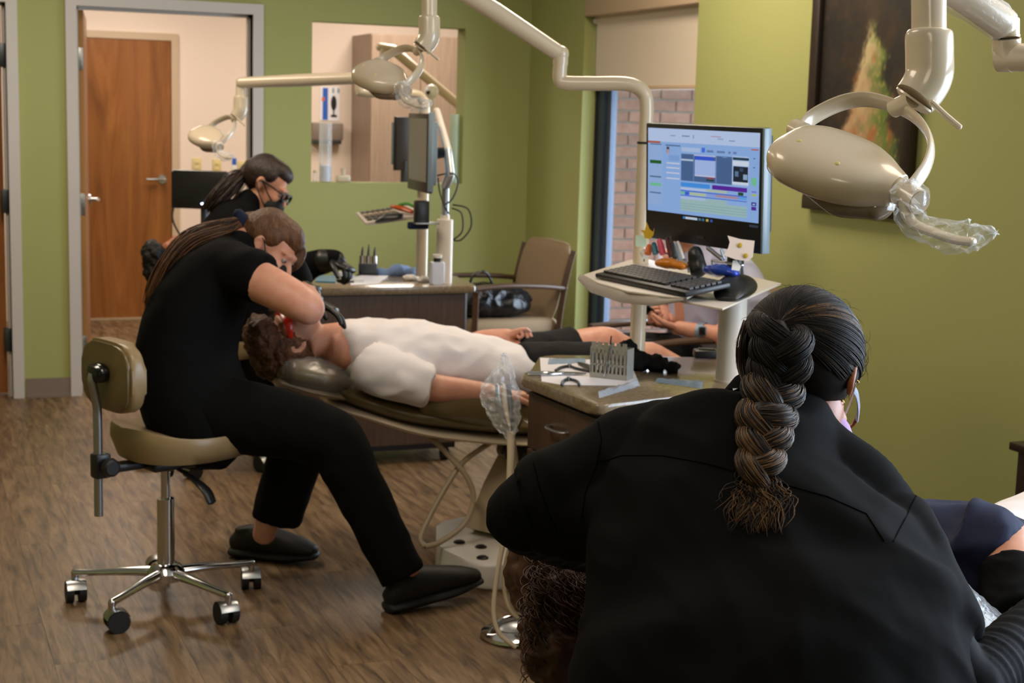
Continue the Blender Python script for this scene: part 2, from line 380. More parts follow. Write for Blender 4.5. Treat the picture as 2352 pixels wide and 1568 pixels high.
sh = thing('roller_shade', 'cream fabric roller shade pulled partway down the tall window', 'shade', (XR+.06, 6.8, 1.68))
boxes([(XR+.058, XR+.061, WY0+.02, WY1-.03, 1.69, 2.28)]).build('shade_cloth', 'shade_cloth', sh, 0)
B().box((XR+.06, (WY0+WY1)/2, 1.682), (.014, WY1-WY0-.06, .022), None, .004).build('hem_bar', 'frame_beige', sh)
B().box((XR+.035, (WY0+WY1)/2-.005, 2.14), (.09, WY1-WY0-.012, .17), None, .004).build('valance', 'frame_beige', sh)
B().cyl((XR+.06, WY1-.03, 2.035), (XR+.06, WY1-.012, 2.035), .018, n=16).build('bracket', 'white_plastic', sh)
# the big window of the right wall near the camera (daylight comes from here)
w2 = struct(thing('window_2', 'wide window of the right wall outside the view', 'window', (XR+.1, 1.55, .6))); del w2['category']
boxes([(XR+.08, XR+.14, .4, .47, .6, 2.3), (XR+.08, XR+.14, 2.63, 2.7, .6, 2.3), (XR+.08, XR+.14, .4, 2.7, .6, .67), (XR+.08, XR+.14, .4, 2.7, 2.23, 2.3), (XR+.08, XR+.14, 1.52, 1.58, .6, 2.3)]).build('window_frame', 'slate_blue', w2, 0)
# outside: a brick pier across the view of the window, ground
pier = thing('brick_pier', 'weathered red brick wall seen through the tall window', 'brick wall', (4.55, 8.32, -.1))
boxes([(3.62, 5.4, 7.99, 8.15, -.1, 2.7)]).build('mortar_bed', 'mortar', pier, 0)
bw, bh = .203, .0677
q0 = B().box((0, 0, 0), (bw-.011, .03, bh-.011), None, .002, 1).build('brick', 'brick_red', pier, 0)
q0.data.transform(M.Translation(OFF[pier.name])); first = True
for r_ in range(34):
    for c_ in range(8):
        x = 3.64+bw/2+c_*bw-(bw/2 if r_ % 2 else 0); z = -.05+bh*(r_+.5)
        if x < 3.62 or x > 5.15 or z > 2.2: continue
        q = q0 if first else q0.copy()
        if not first: COL.objects.link(q); q.parent = pier
        first = False; q.location = V((x, 7.982+random.uniform(0, .004), z))-OFF[pier.name]
struct(boxes([(XR+.16, 30, -10, 30, -.35, -.12)]).build('ground', 'tin_green', smooth=0), 'grass outside the windows')
# ceiling troffers
tr0 = None
for i, (tx, ty) in enumerate(TROFFERS+[(1.3, 9.7), (3.3, 9.7)]):
    t = thing('ceiling_light', 'recessed rectangular ceiling light number %d from the door' % (i+1), 'ceiling light', (tx, ty, 2.66), 'recessed ceiling lights')
    t['label'] = ['recessed ceiling light above the far clinician', 'recessed ceiling light near the painting wall', 'recessed ceiling light above the empty floor at left', 'recessed ceiling light above the nearest patient', 'recessed ceiling light behind the camera', 'recessed ceiling light of the hall', 'recessed ceiling light of the room behind the pass-through'][i]
    boxes([(tx-.305, tx-.285, ty-.61, ty+.61, 2.66, 2.70), (tx+.285, tx+.305, ty-.61, ty+.61, 2.66, 2.70), (tx-.285, tx+.285, ty-.61, ty-.59, 2.66, 2.70), (tx-.285, tx+.285, ty+.59, ty+.61, 2.66, 2.70)]).build('frame', 'white_plastic', t, 0)
    boxes([(tx-.285, tx+.285, ty-.59, ty+.59, 2.672, 2.69)]).build('diffuser', 'lamp_glow', t, 0)

# ---------------------------------------------------------------- helpers for furniture
from mathutils.bvhtree import BVHTree
def roundpoly(poly, r, n=5):
    out = []; m_ = len(poly)
    for i in range(m_):
        p0, p1, p2 = V(poly[i-1]).to_2d(), V(poly[i]).to_2d(), V(poly[(i+1) % m_]).to_2d()
        a, b = (p0-p1), (p2-p1); rr = min(r, a.length*.45, b.length*.45); a.normalize(); b.normalize()
        q0, q2 = p1+a*rr, p1+b*rr
        for j in range(n+1):
            t = j/n; q = q0*(1-t)**2+p1*(2*t*(1-t))+q2*t*t; out.append((q.x, q.y))
    return out
def hitter(*objs):                                           # where the sight line of a pixel meets these surfaces
    bvs = []
    for o in objs:
        off = OFF.get((o.parent or o).name, V((0, 0, 0))) if not o.parent or not o.parent.parent else OFF.get(o.parent.parent.name, V((0, 0, 0)))
        bvs.append(BVHTree.FromPolygons([v.co+off for v in o.data.vertices], [tuple(p.vertices) for p in o.data.polygons]))
    def f(x, y):
        best = None
        for bv in bvs:
            h = bv.ray_cast(CAM, ray(x, y).normalized())
            if h[0] and (best is None or h[3] < best[2]): best = (h[0], h[1], h[3])
        return (best[0], best[1]) if best else (None, None)
    return f

# ---------------------------------------------------------------- operator stools
def make_stool(label):
    t = thing('operator_stool', label, 'stool', (0, 0, 0), 'operator stools on casters', local=True)
    b = B().lathe((0, 0, .075), [(.030, 0), (.052, .004), (.058, .03), (.045, .05), (.030, .058)], n=24); hub = b.build('hub', 'chrome', t)
    for k_ in range(5):
        a = R(-8+72*k_); d = V((math.cos(a), math.sin(a), 0))
        B().tube([d*.035+V((0, 0, .102)), d*.12+V((0, 0, .100)), d*.22+V((0, 0, .092)), d*.285+V((0, 0, .088))], [(.020, .017), (.017, .014), (.013, .011), (.012, .012)], 12, up=(0, 0, 1), k=2, cap='round').cyl(d*.285+V((0, 0, .092)), d*.285+V((0, 0, .060)), .012, .010, 12).build('leg', 'chrome', t)
        ca = R(-8+72*k_+70+23*k_); e = V((math.cos(ca), math.sin(ca), 0)); c = d*.285+e*.014; s = V((-e.y, e.x, 0))
        w_ = B(); w_.cyl(c+s*.008+V((0, 0, .033)), c+s*.030+V((0, 0, .033)), .033, n=20).cyl(c-s*.008+V((0, 0, .033)), c-s*.030+V((0, 0, .033)), .033, n=20).cyl(c-s*.01+V((0, 0, .029)), c+s*.01+V((0, 0, .029)), .008, n=10)
        ws = w_.build('caster', 'black_rubber', t)
        rx = frame(e, s, V((0, 0, 1)))
        h = B(); pts = []
        for q in range(7):
            an = R(20+q*24); pts.append(c+e*(math.cos(an)*.036)+V((0, 0, .033+math.sin(an)*.036)))
        h.tube(pts, [(.0018, .029)]*7, 8, up=s).build('caster_hood', 'steel', ws)
    B().cyl((0, 0, .11), (0, 0, .335), .0265, n=24).build('column_sleeve', 'chrome', t)
    B().cyl((0, 0, .335), (0, 0, .46), .014, n=16).build('gas_piston', 'chrome', t)
    B().box((.03, 0, .452), (.22, .15, .03), None, .01).box((-.1, 0, .455), (.2, .05, .026), None, .008).build('mechanism', 'black_plastic', t)
    for sy, kx in ((-.10, .0), (.12, .06)):
        B().tube([(kx, sy*.4, .445), (kx+.02, sy, .425), (kx+.05, sy*1.5, .385), (kx+.06, sy*1.7, .35)], [(.007, .006), (.009, .006), (.021, .009), (.02, .008)], 12, k=3, cap='round').build('tilt_lever', 'black_plastic', t)
    # saddle seat: wide raised rear, falling to a narrow front
    def seat(u, v):
        a = 2*math.pi*u; rr = math.sin(math.pi*v/2)**.8 if v < 1 else 1
        cx, cy = math.cos(a), math.sin(a)
        x = .055+(.300 if cx > 0 else .205)*abs(cx)**.85*(1 if cx > 0 else -1)*rr; w_ = .20-.05*max(0, cx); y = w_*abs(cy)**.85*(1 if cy > 0 else -1)*rr
        z = .525+.05*max(0, -cx)**2*rr+.028*rr*rr*abs(cy)-.012*max(0, cx)*rr
        return V((x, y, z-.045*max(0, (v-.86)/.14)**2))
    b = B(); nu, nv = 40, 12
    g = [[b._v(seat(i/nu, .04+.96*j/nv)) for j in range(nv+1)] for i in range(nu)]
    for i in range(nu):
        for j in range(nv): b._f((g[i][j], g[(i+1) % nu][j], g[(i+1) % nu][j+1], g[i][j+1]))
    b._f([g[i][0] for i in range(nu)])
    lo = []
    for i in range(nu):
        p = seat(i/nu, 1.0); lo.append(b._v(V((.055+(p.x-.055)*.90, p.y*.90, .474)))); 
    for i in range(nu): b._f((g[i][nv], g[(i+1) % nu][nv], lo[(i+1) % nu], lo[i]))
    b._f(lo)
    b.build('seat', 'tan_vinyl', t, 60)
    # back bar, clamp and pad
    B().tube([(-.222, 0, .315), (-.222, 0, .60), (-.226, 0, .66), (-.238, 0, .72), (-.236, 0, .745)], .0135, 14, k=3).build('back_bar', 'steel', t)
    cl = B().box((-.214, 0, .467), (.05, .046, .075), None, .008).build('clamp', 'black_plastic', t)
    B().lathe((-.205, -.03, .467), [(.012, 0), (.026, .004), (.030, .012), (.026, .026), (.02, .03)], M.Rotation(R(90), 3, 'X'), 10).build('knob', 'black_plastic', cl)
    B().box((-.226, 0, .745), (.035, .07, .05), None, .014).ell((-.215, 0, .745), (.03, .045, .03)).build('pad_mount', 'black_gloss', t)
    def pad(x0, x1, k_):
        poly = []
        for i in range(36):
            a = 2*math.pi*i/36; c, s = math.cos(a), math.sin(a)
            poly.append((math.copysign(abs(c)**.55, c)*.155*k_, math.copysign(abs(s)**.62, s)*.105*k_))
        mx = M.Translation(V((0, 0, .735))) @ frame(V((0, 1, 0)), V((0, 0, 1)), V((1, 0, 0))).to_4x4()
        return B().prism(poly, x0, x1, .014 if k_ == 1 else .006, mx)
    b = pad(-.190, -.145, 1); bp = b.build('back_pad', 'tan_vinyl', t, 50)
    pad(-.200, -.186, .93).build('pad_shell', 'olive_vinyl', bp, 50)
    return t
st1 = make_stool('tan saddle stool under the seated clinician in short sleeves'); st1.location = (.738, 4.585, 0); st1.rotation_euler = (0, 0, R(20))
st2 = copy_tree(st1); st2['label'] = 'tan stool under the far clinician with glasses, mostly hidden'; st2.location = (1.22, 6.42, 0); st2.rotation_euler = (0, 0, R(35))
st3 = copy_tree(st1); st3['label'] = 'tan stool under the nearest clinician, below the picture edge'

# ---------------------------------------------------------------- instrument desks
def bow_handle(root, p, along, out):
    p, along, out = V(p), V(along), V(out)
    return B().tube([p-along*.05, p-along*.044+out*.018, p-along*.02+out*.027, p+along*.02+out*.027, p+along*.044+out*.018, p+along*.05], [(.006, .0045)]*6, 10, k=3).build('handle', 'steel', root)
ZT = .785
dk = thing('instrument_desk', 'brown wood desk with granite-look top holding the lit monitor', 'desk', (2.1, 3.9, 0))
top1 = [(1.650, 3.985), (1.672, 3.500), (2.46, 3.70), (2.62, 4.07), (1.86, 4.315), (1.705, 4.03)]
B().prism(roundpoly(top1, .05), ZT-.03, ZT, .009).build('counter_top', 'counter', dk)
ins = [(1.690, 3.965), (1.710, 3.545), (2.43, 3.735), (2.575, 4.045), (1.88, 4.27), (1.74, 4.01)]
B().prism(ins, .09, ZT-.032).build('carcass', 'cabinet_wood', dk, 0)
B().prism([(1.73, 3.95), (1.75, 3.60), (2.40, 3.77), (2.53, 4.0), (1.9, 4.22), (1.78, 3.99)], 0, .09).build('plinth', 'black_plastic', dk, 0)
fd = (V((1.690, 3.965, 0))-V((1.710, 3.545, 0))); L_ = fd.length; fd.normalize(); fo_ = V((-fd.y, fd.x, 0)); fo_ = fo_ if fo_.x < 0 else -fo_
mid = (V((1.690, 3.965, 0))+V((1.710, 3.545, 0)))/2
for z0, z1 in ((.578, .738), (.395, .573), (.10, .390)):
    q = B().box(mid+fo_*.009+V((0, 0, (z0+z1)/2)), (.018, L_-.008, z1-z0), frame(fo_, fd, V((0, 0, 1))), .002).build('drawer_front', 'cabinet_wood', dk, 0)
    bow_handle(q, mid+fo_*.018+V((0, 0, (z0+z1)/2+.012)), fd, fo_)
dk2 = thing('instrument_desk', 'brown wood desk on casters with granite-look top beside the far clinician', 'desk', (2.0, 6.4, 0))
top2 = [(1.62, 6.17), (2.345, 6.17), (2.395, 6.60), (1.62, 6.62)]
B().prism(roundpoly(top2, .03), ZT-.03, ZT, .009).build('counter_top', 'counter', dk2)
B().bx(1.65, 2.300, 6.20, 6.585, .085, ZT-.032).build('carcass', 'cabinet_wood', dk2, 0)
B().bx(1.645, 2.298, 6.188, 6.2, .088, ZT-.036, .0015).build('front_panel', 'cabinet_wood', dk2, 0)
B().bx(2.298, 2.306, 6.186, 6.59, .085, ZT-.034).build('edge_trim', 'steel', dk2, 0)
B().bx(1.67, 2.28, 6.23, 6.56, .055, .085).build('under_frame', 'black_plastic', dk2, 0)
for x, y in ((1.72, 6.26), (2.235, 6.24), (1.72, 6.53), (2.24, 6.53)): B().cyl((x-.015, y, .028), (x+.015, y, .028), .028, n=20).box((x, y, .05), (.012, .03, .03)).build('caster', 'black_rubber', dk2)
# ---------------------------------------------------------------- lamp posts and treatment lamps
film('clear_film', (240, 244, 250), .11, .06, 120); mat('clear_lens', (128, 112, 96), .12, spec=.6)
def make_lamp(label):
    t = thing('treatment_lamp', label, 'dental lamp', (0, 0, 0), 'treatment lamps on jointed arms', local=True)
    O_ = P(2134, 72, 2.68)                                    # everything is built about the top of the sleeve
    def Q(x, y, d): return P(x, y, d)-O_
    B().cyl(Q(2133, -95, 2.68), Q(2134, 74, 2.68), .0305, n=28).build('drop_tube', 'cream', t)
    sl = B().tube([Q(2134, 72, 2.68), Q(2134, 80, 2.68), Q(2135, 130, 2.68), Q(2134, 172, 2.68), Q(2120, 203, 2.68), Q(2100, 228, 2.678)], [.036, .0415, .042, .042, .041, .0385], 28, k=4).build('elbow_sleeve', 'cream', t)
    B().cyl(Q(2101, 227, 2.678), Q(2098, 231, 2.679), .0375, n=28).build('sleeve_ring', 'cream', sl)
    B().cyl(Q(2096, 228, 2.678), Q(2052, 250, 2.716), .0165, n=20).build('neck', 'cream', t)
    B().tube([Q(2140, 235, 2.64), Q(2172, 265, 2.64), Q(2203, 291, 2.64)], [.0055, .0055, .0055], 10, cap='round').build('locking_pin', 'cream', sl)
    yk = [(1836, 300, 2.76), (1858, 275, 2.775), (1900, 250, 2.78), (1945, 233, 2.775), (1992, 228, 2.755), (2045, 240, 2.72), (2092, 262, 2.68), (2126, 298, 2.63), (2139, 340, 2.59), (2128, 382, 2.56), (2105, 416, 2.545), (2085, 438, 2.54)]
    yp = [Q(*q) for q in yk]; nrm = (yp[0]-yp[4]).cross(yp[-1]-yp[4]).normalized()
    B().tube(yp, [(.0055, .014)]+[(.006, .0175)]*10+[(.0055, .016)], 14, up=nrm, k=3).build('yoke', 'cream', t)
    pv = B().cyl(Q(1828, 296, 2.775), Q(1848, 306, 2.74), .019, n=20); pv.build('pivot', 'cream', t)
    u = (Q(2060, 430, 2.55)-Q(1815, 330, 2.66)).normalized()
    vd = -ray(1940, 380).normalized(); upv = V((0, 0, 1)); tn = (upv+vd*.42); tn = (tn-u*tn.dot(u)).normalized()
    cp = [(1793, 341, 2.672), (1797, 342, 2.670), (1806, 344, 2.665), (1828, 349, 2.655), (1862, 360, 2.64), (1910, 378, 2.622), (1960, 398, 2.602), (2005, 416, 2.585), (2040, 430, 2.572), (2062, 438, 2.562)]
    rr = [(.022, .012), (.044, .023), (.062, .031), (.080, .038), (.090, .041), (.093, .042), (.088, .041), (.070, .037), (.047, .031), (.034, .026)]
    hd = B().tube([Q(*q) for q in cp], rr, 40, up=tn, k=3, cap='flat', sq=.8).build('lamp_head', 'cream', t, 60)
    # seam and lens below
    wd = u.cross(tn).normalized()
    if wd.dot(vd) < 0: wd = -wd
    cs = catmull([Q(*q) for q in cp], 3); rs = catmull([V((*q, 0)) for q in rr], 3)
    B().tube([c+wd*(r_.x*.93)-tn*(r_.y*.36+.0005) for c, r_ in zip(cs, rs)][1:-2], .0011, 6).build('seam', 'cream_dark', hd)
    B().tube([Q(1880, 388, 2.63)-tn*.016, Q(1960, 415, 2.605)-tn*.022, Q(2030, 445, 2.575)-tn*.022], [(.05, .03), (.07, .038), (.04, .024)], 24, up=tn, k=4, cap='round').build('lens_cover', 'clear_lens', hd, 60)
    hh = BVHTree.FromPolygons([v.co for v in hd.data.vertices], [tuple(p.vertices) for p in hd.data.polygons])
    for x, y in ((1835, 323), (1923, 375)):
        h = hh.ray_cast(CAM-O_, ray(x, y).normalized())
        if h[0]: B().ell(h[0]-h[1]*.001, (.0055, .0055, .0028), rotto((0, 0, 1), h[1]), 12).build('screw_cap', 'clear_amber', hd)
    B().cyl(Q(2046, 430, 2.57), Q(2082, 446, 2.545), .023, n=24).cyl(Q(2078, 444, 2.547), Q(2112, 464, 2.515), .0215, n=24).build('pivot_barrel', 'cream', t)
    B().cyl(Q(2111, 463.5, 2.516), Q(2114, 465, 2.513), .0195, n=24).build('barrel_cap', 'cream_dark', t)
    gr = B().tube([Q(2078, 462, 2.53), Q(2082, 490, 2.53), Q(2100, 515, 2.525), Q(2140, 532, 2.505), Q(2195, 550, 2.48), Q(2232, 555, 2.465)], [(.012, .010), (.012, .010), (.013, .009), (.016, .008), (.018, .008), (.016, .008)], 14, up=(0, 0, 1), k=3, cap='round').build('grip', 'cream', t)
    rnd = random.Random(3)
    pts = [(2092, 415, 2.52), (2090, 445, 2.515), (2088, 480, 2.515), (2105, 517, 2.51), (2150, 532, 2.49), (2205, 545, 2.465), (2250, 540, 2.45), (2289, 533, 2.44)]
    ra = [(.012, .006), (.034, .03), (.026, .024), (.026, .022), (.030, .022), (.032, .027), (.022, .017), (.002, .002)]
    b = B().tube([Q(*q) for q in pts], ra, 16, up=(0, 0, 1), k=2)
    for v in b.bm.verts: v.co += V([rnd.uniform(-.0062, .0062) for _ in range(3)])
    b.build('plastic_sleeve', 'clear_film', gr, 0)
    return t, O_
la1, LO = make_lamp('large cream treatment lamp hanging nearest, in front of the painting'); la1.location = LO
# arm of the near lamp: comes from the right on an elbow and a post outside the view
ar = thing('lamp_arm', 'cream jointed arm of the nearest lamp at the top right corner', 'lamp arm', P(2312, 128, 2.8))
B().tube([P(2120, -75, 2.70), P(2133, -60, 2.70)], [.03, .03], 24, cap='round').tube([P(2128, -62, 2.70), P(2240, 10, 2.745), P(2300, 52, 2.78)], [.026, .028, .029], 24, cap='round').build('upper_arm', 'cream', ar)
fsl = B().tube([P(2160, -42, 2.70), P(2195, -12, 2.725), P(2240, 12, 2.74), P(2285, 42, 2.765), P(2305, 60, 2.775)], [.030, .032, .0325, .033, .031], 20, k=2)
for v in fsl.bm.verts: v.co += V([random.uniform(-.0014, .0014) for _ in range(3)])
fsl.build('plastic_sleeve', 'clear_film', ar, 0)
B().cyl(P(2312, 45, 2.79), P(2312, 88, 2.79), .0235, n=24).cyl(P(2312, 82, 2.79), P(2312, 85, 2.79), .0245, n=24).build('joint', 'cream', ar)
pe = V((.42, -.90, 0)).normalized(); e0 = P(2312, 88, 2.79); e1 = P(2314, 132, 2.80)
post = e1+pe*.85
B().tube([e0, e0*.4+e1*.6, e1+pe*.012-V((0, 0, 0)), e1+pe*.05, post-pe*.05, post-V((0, 0, .02)), post-V((0, 0, .10)), V((post.x, post.y, .0))], [.026]*8, 24, k=5).build('elbow_pipe', 'cream', ar)
# middle lamp on the desk post, far lamp on the far desk post
la2 = copy_tree(la1); la2['label'] = 'cream treatment lamp hanging in front of the pass-through opening'; la2.location = P(986, 38, 4.72); la2.rotation_euler = (0, 0, R(-4)); la2.scale = (.80, .80, .80)
la3 = copy_tree(la1); la3['label'] = 'cream treatment lamp hanging in front of the open doorway'; la3.location = P(553, 222, 6.75); la3.rotation_euler = (0, 0, R(-8)); la3.scale = (.76, .76, .76)
pb = on(1463, 812, 2, ZT)
am = thing('lamp_arm', 'cream post and jointed arm rising from the near desk', 'lamp arm', pb)
zt = P(1475, 205, 4.70).z; tp = V((pb.x, pb.y, 0))
hj = P(1286, 186, 4.78); hj.z = P(1300, 190, 4.75).z
hz = (hj-V((tp.x, tp.y, hj.z))); hz.z = 0; hl = hz.length; hz.normalize()
B().cyl((tp.x, tp.y, .785), (tp.x, tp.y, P(1466, 330, 4.62).z), .0245, n=24).build('lower_post', 'cream', am)
zc = P(1466, 330, 4.62).z
B().cyl((tp.x, tp.y, zc-.002), (tp.x, tp.y, zc+.005), .0262, n=24).build('post_collar', 'black_plastic', am)
B().tube([V((tp.x, tp.y, zc+.003)), V((tp.x, tp.y, hj.z-.07)), V((tp.x, tp.y, hj.z-.025))+hz*.012, V((tp.x, tp.y, hj.z))+hz*.06, V((tp.x, tp.y, hj.z))+hz*(hl*.6), V((tp.x, tp.y, hj.z))+hz*(hl-.02), V((tp.x, tp.y, hj.z+.012))+hz*hl, V((tp.x, tp.y, hj.z+.06))+hz*hl], [.0225]*8, 24, k=5).build('bent_pipe', 'cream', am)
k1 = V((tp.x, tp.y, hj.z+.06))+hz*hl; lt = la2.location+V((0, 0, .133))
B().cyl(k1-V((0, 0, .004)), k1+V((0, 0, .03)), .024, n=20).ell(k1+V((0, 0, .03)), (.026, .026, .026)).build('joint', 'cream', am)
B().tube([k1+V((0, 0, .028)), k1*.5+lt*.5+V((0, 0, .02)), lt+V((0, 0, .004))], [.025, .029, .027], 24, cap='round').build('spring_arm', 'cream', am)
p3 = on(968, 640, 2, ZT); lt3 = la3.location+V((0, 0, .16)); g1 = P(826, 213, 6.6); g1.z = P(900, 213, 6.6).z
a3 = thing('lamp_arm', 'cream post and arm of the far lamp on the far desk', 'lamp arm', p3)
h3 = V((g1.x-p3.x, g1.y-p3.y, 0)); l3 = h3.length; h3.normalize(); b3 = V((p3.x, p3.y, 0))
B().tube([b3+V((0, 0, ZT)), b3+V((0, 0, 1.2)), b3+V((0, 0, g1.z-.07)), b3+h3*.012+V((0, 0, g1.z-.025)), b3+h3*.06+V((0, 0, g1.z)), b3+h3*(l3-.02)+V((0, 0, g1.z)), b3+h3*l3+V((0, 0, g1.z+.015)), b3+h3*l3+V((0, 0, g1.z+.06))], [.026, .026, .024, .022, .022, .022, .022, .022], 20, k=4).build('bent_pipe', 'cream', a3)
k3 = b3+h3*l3+V((0, 0, g1.z+.06)); e3 = V((la3.location.x, la3.location.y, P(553, 190, 6.75).z))
B().tube([k3+V((0, 0, .0)), k3*.5+e3*.5, e3], [.026, .028, .024], 20, cap='round').build('spring_arm', 'cream', a3)
for ch in la3.children:
    if ch.name.startswith('drop_tube'): ch.scale = (1, 1, .55); break

mat('key_grey', (52, 50, 50), .4); mat('slate_grey', (120, 138, 150), .3); film('cover_film', (235, 236, 235), .04, .05, 40)
# ---------------------------------------------------------------- dental chairs
def make_chair(label):                                        # built where the middle chair stands, lying along the room
    O_ = V((1.9, 4.92, 0)); t = thing('dental_chair', label, 'dental chair', (0, 0, 0), 'reclined dental chairs', local=True)
    def W(x, y, z): return V((x, y, z))-O_
    yc = 4.92
    hr = B().tube([W(1.165, yc, .668), W(1.185, yc, .665), W(1.24, yc, .655), W(1.33, yc, .632), W(1.375, yc, .616)], [(.10, .03), (.135, .052), (.145, .058), (.135, .052), (.10, .03)], 28, up=(0, 0, 1), k=3, cap='round').build('headrest', 'olive_vinyl', t, 60)
    B().tube([W(1.155, yc, .635), W(1.25, yc, .605), W(1.37, yc, .575)], [(.11, .016), (.13, .018), (.11, .016)], 24, up=(0, 0, 1), k=3, cap='round').build('headrest_shell', 'cream_dark', hr)
    rnd = random.Random(5)
    b = B().tube([W(1.155, yc, .665), W(1.18, yc, .662), W(1.25, yc, .648), W(1.34, yc, .626), W(1.40, yc, .606)], [(.12, .045), (.146, .064), (.153, .072), (.144, .064), (.11, .03)], 26, up=(0, 0, 1), k=3)
    for v in b.bm.verts: v.co += V([rnd.uniform(-.0022, .0022) for _ in range(3)])
    b.build('plastic_cover', 'cover_film', hr, 0)
    B().box(W(1.45, yc, .565), (.30, .05, .014), M.Rotation(R(18), 3, 'Y'), .004).build('headrest_bar', 'steel', t)
    B().tube([W(1.37, yc, .588), W(1.42, yc, .575), W(1.56, yc, .535), W(1.74, yc, .505), W(1.92, yc, .478), W(2.02, yc, .462)], [(.13, .02), (.19, .038), (.255, .048), (.275, .052), (.265, .05), (.23, .04)], 30, up=(0, 0, 1), k=3, cap='round').build('backrest', 'olive_vinyl', t, 60)
    for s in (-1, 1): B().tube([W(1.60, yc+s*.245, .555), W(1.68, yc+s*.262, .572), W(1.78, yc+s*.265, .566), W(1.87, yc+s*.262, .535), W(1.93, yc+s*.25, .50)], [(.02, .025), (.035, .055), (.04, .068), (.038, .06), (.02, .03)], 20, up=(0, 0, 1), k=3, cap='round').build('side_bolster', 'olive_vinyl', t, 60)
    B().tube([W(1.345, yc, .545), W(1.42, yc, .525), W(1.58, yc, .478), W(1.75, yc, .448), W(1.95, yc, .42), W(2.12, yc, .405)], [(.15, .010), (.20, .016), (.262, .022), (.282, .024), (.27, .024), (.24, .02)], 30, up=(0, 0, 1), k=3, cap='round').build('back_shell', 'cream', t, 60)
    B().tube([W(1.97, yc, .475), W(2.1, yc, .462), W(2.3, yc, .49), W(2.48, yc, .545), W(2.62, yc, .545), W(2.9, yc, .48), W(3.08, yc, .445)], [(.24, .045), (.26, .055), (.25, .055), (.23, .05), (.22, .045), (.21, .045), (.19, .04)], 28, up=(0, 0, 1), k=3, cap='round').build('seat_and_legrest', 'olive_vinyl', t, 60)
    B().tube([W(2.02, yc, .40), W(2.3, yc, .42), W(2.55, yc, .47), W(3.05, yc, .39)], [(.22, .018), (.24, .02), (.2, .018), (.17, .014)], 24, up=(0, 0, 1), k=3, cap='round').build('seat_shell', 'cream', t, 60)
    B().box(W(2.04, yc-.2, .39), (.30, .05, .06), M.Rotation(R(6), 3, 'Y'), .012).cyl(W(1.93, yc-.24, .385), W(1.93, yc-.16, .385), .035, n=20).build('hip_pivot', 'black_plastic', t)
    B().tube([W(1.90, 4.74, .08), W(1.95, 4.77, .22), W(2.03, 4.82, .34), W(2.08, 4.86, .41)], [(.14, .12), (.13, .10), (.13, .09), (.14, .09)], 4, up=(1, 0, 0), k=0, twist=0).build('lift_column', 'cream_dark', t, 30)
    bp = B().prism(roundpoly([(1.705-O_.x, 4.395-O_.y), (2.16-O_.x, 4.395-O_.y), (2.16-O_.x, 4.98-O_.y), (1.76-O_.x, 4.98-O_.y), (1.645-O_.x, 4.66-O_.y)], .09), 0, .088, .012).build('base_plate', 'white_plastic', t)
    for x, y in ((1.735, 4.675), (1.785, 4.600), (1.745, 4.480)): B().lathe(W(x, y, .086), [(.020, 0), (.020, .006), (.013, .010)], None, 18).build('bolt_cap', 'black_plastic', bp)
    return t, O_
dc1, DO = make_chair('olive dental chair under the patient in the white shirt'); dc1.location = DO
hs = thing('chair_hoses', 'two beige hoses crossing in a loop below the middle dental chair', 'hose', (1.75, 4.74, 0))
B().tube([P(940, 955, 5.1), P(975, 990, 5.1), P(1030, 1045, 5.1), P(1075, 1100, 5.1), P(1087, 1150, 5.1), P(1065, 1205, 5.08), P(1010, 1245, 5.05), P(975, 1255, 5.03)], .0095, 12, k=4).build('hose', 'cream_dark', hs)
B().tube([P(975, 1255, 5.03), P(966, 1235, 5.04), P(985, 1190, 5.07), P(1020, 1125, 5.1), P(1060, 1065, 5.13), P(1105, 1030, 5.16), P(1140, 1008, 5.18), P(1165, 985, 5.2)], .0095, 12, k=4).build('hose', 'cream_dark', hs)
dc2 = copy_tree(dc1); dc2['label'] = 'dental chair under the nearest patient, behind the nearest clinician'
dc3 = copy_tree(dc1); dc3['label'] = 'far dental chair under the dark-haired patient, mostly hidden'

# ---------------------------------------------------------------- computer on the near desk
pc = on(1675, 876, 2, ZT); TZ = 1.075
po = thing('monitor_post', 'thick pale post standing on the near desk under the keyboard tray', 'post', pc)
B().cyl((pc.x, pc.y, ZT), (pc.x, pc.y, TZ-.004), .040, n=32).build('column', 'offwhite', po)
B().cyl((pc.x, pc.y, ZT), (pc.x, pc.y, ZT+.006), .043, n=32).build('flange', 'offwhite', po)
def tz(x, y, z=TZ): q = on(x, y, 2, z); return (q.x, q.y)
ty = thing('keyboard_tray', 'pale metal keyboard and mouse tray in front of the lit monitor', 'tray', (pc.x, pc.y, TZ))
B().prism([tz(*q) for q in ((1340, 630), (1372, 648), (1440, 667), (1520, 678), (1578, 683), (1660, 640), (1480, 592), (1440, 598))], TZ-.006, TZ, .002).build('keyboard_shelf', 'offwhite', ty, 40)
lp = [on(*q, 2, TZ) for q in ((1334, 629), (1362, 644), (1430, 663), (1510, 676), (1577, 682))]
sagz = (.018, .032, .036, .030, .010)
b = B()
def lip(u, v):
    f = u*(len(lp)-1); i = min(int(f), len(lp)-2); q = lp[i].lerp(lp[i+1], f-i); s = sagz[i]*(1-f+i)+sagz[i+1]*(f-i)
    q2 = q+V((-.012*math.sin(v*2.2), -.006*math.sin(v*2.2), -s*v)); return q2
b.grid(lip, 24, 6, .004); b.build('front_lip', 'offwhite', ty, 60)
mp_ = [tz(*q, TZ-.012) for q in ((1563, 690), (1660, 708), (1794, 650), (1715, 632), (1600, 640))]
B().prism(mp_, TZ-.018, TZ-.012, .002).build('mouse_shelf', 'offwhite', ty, 40)
B().cyl((pc.x, pc.y, TZ-.03), (pc.x, pc.y, TZ-.018), .05, n=24).build('bearing', 'offwhite', ty)
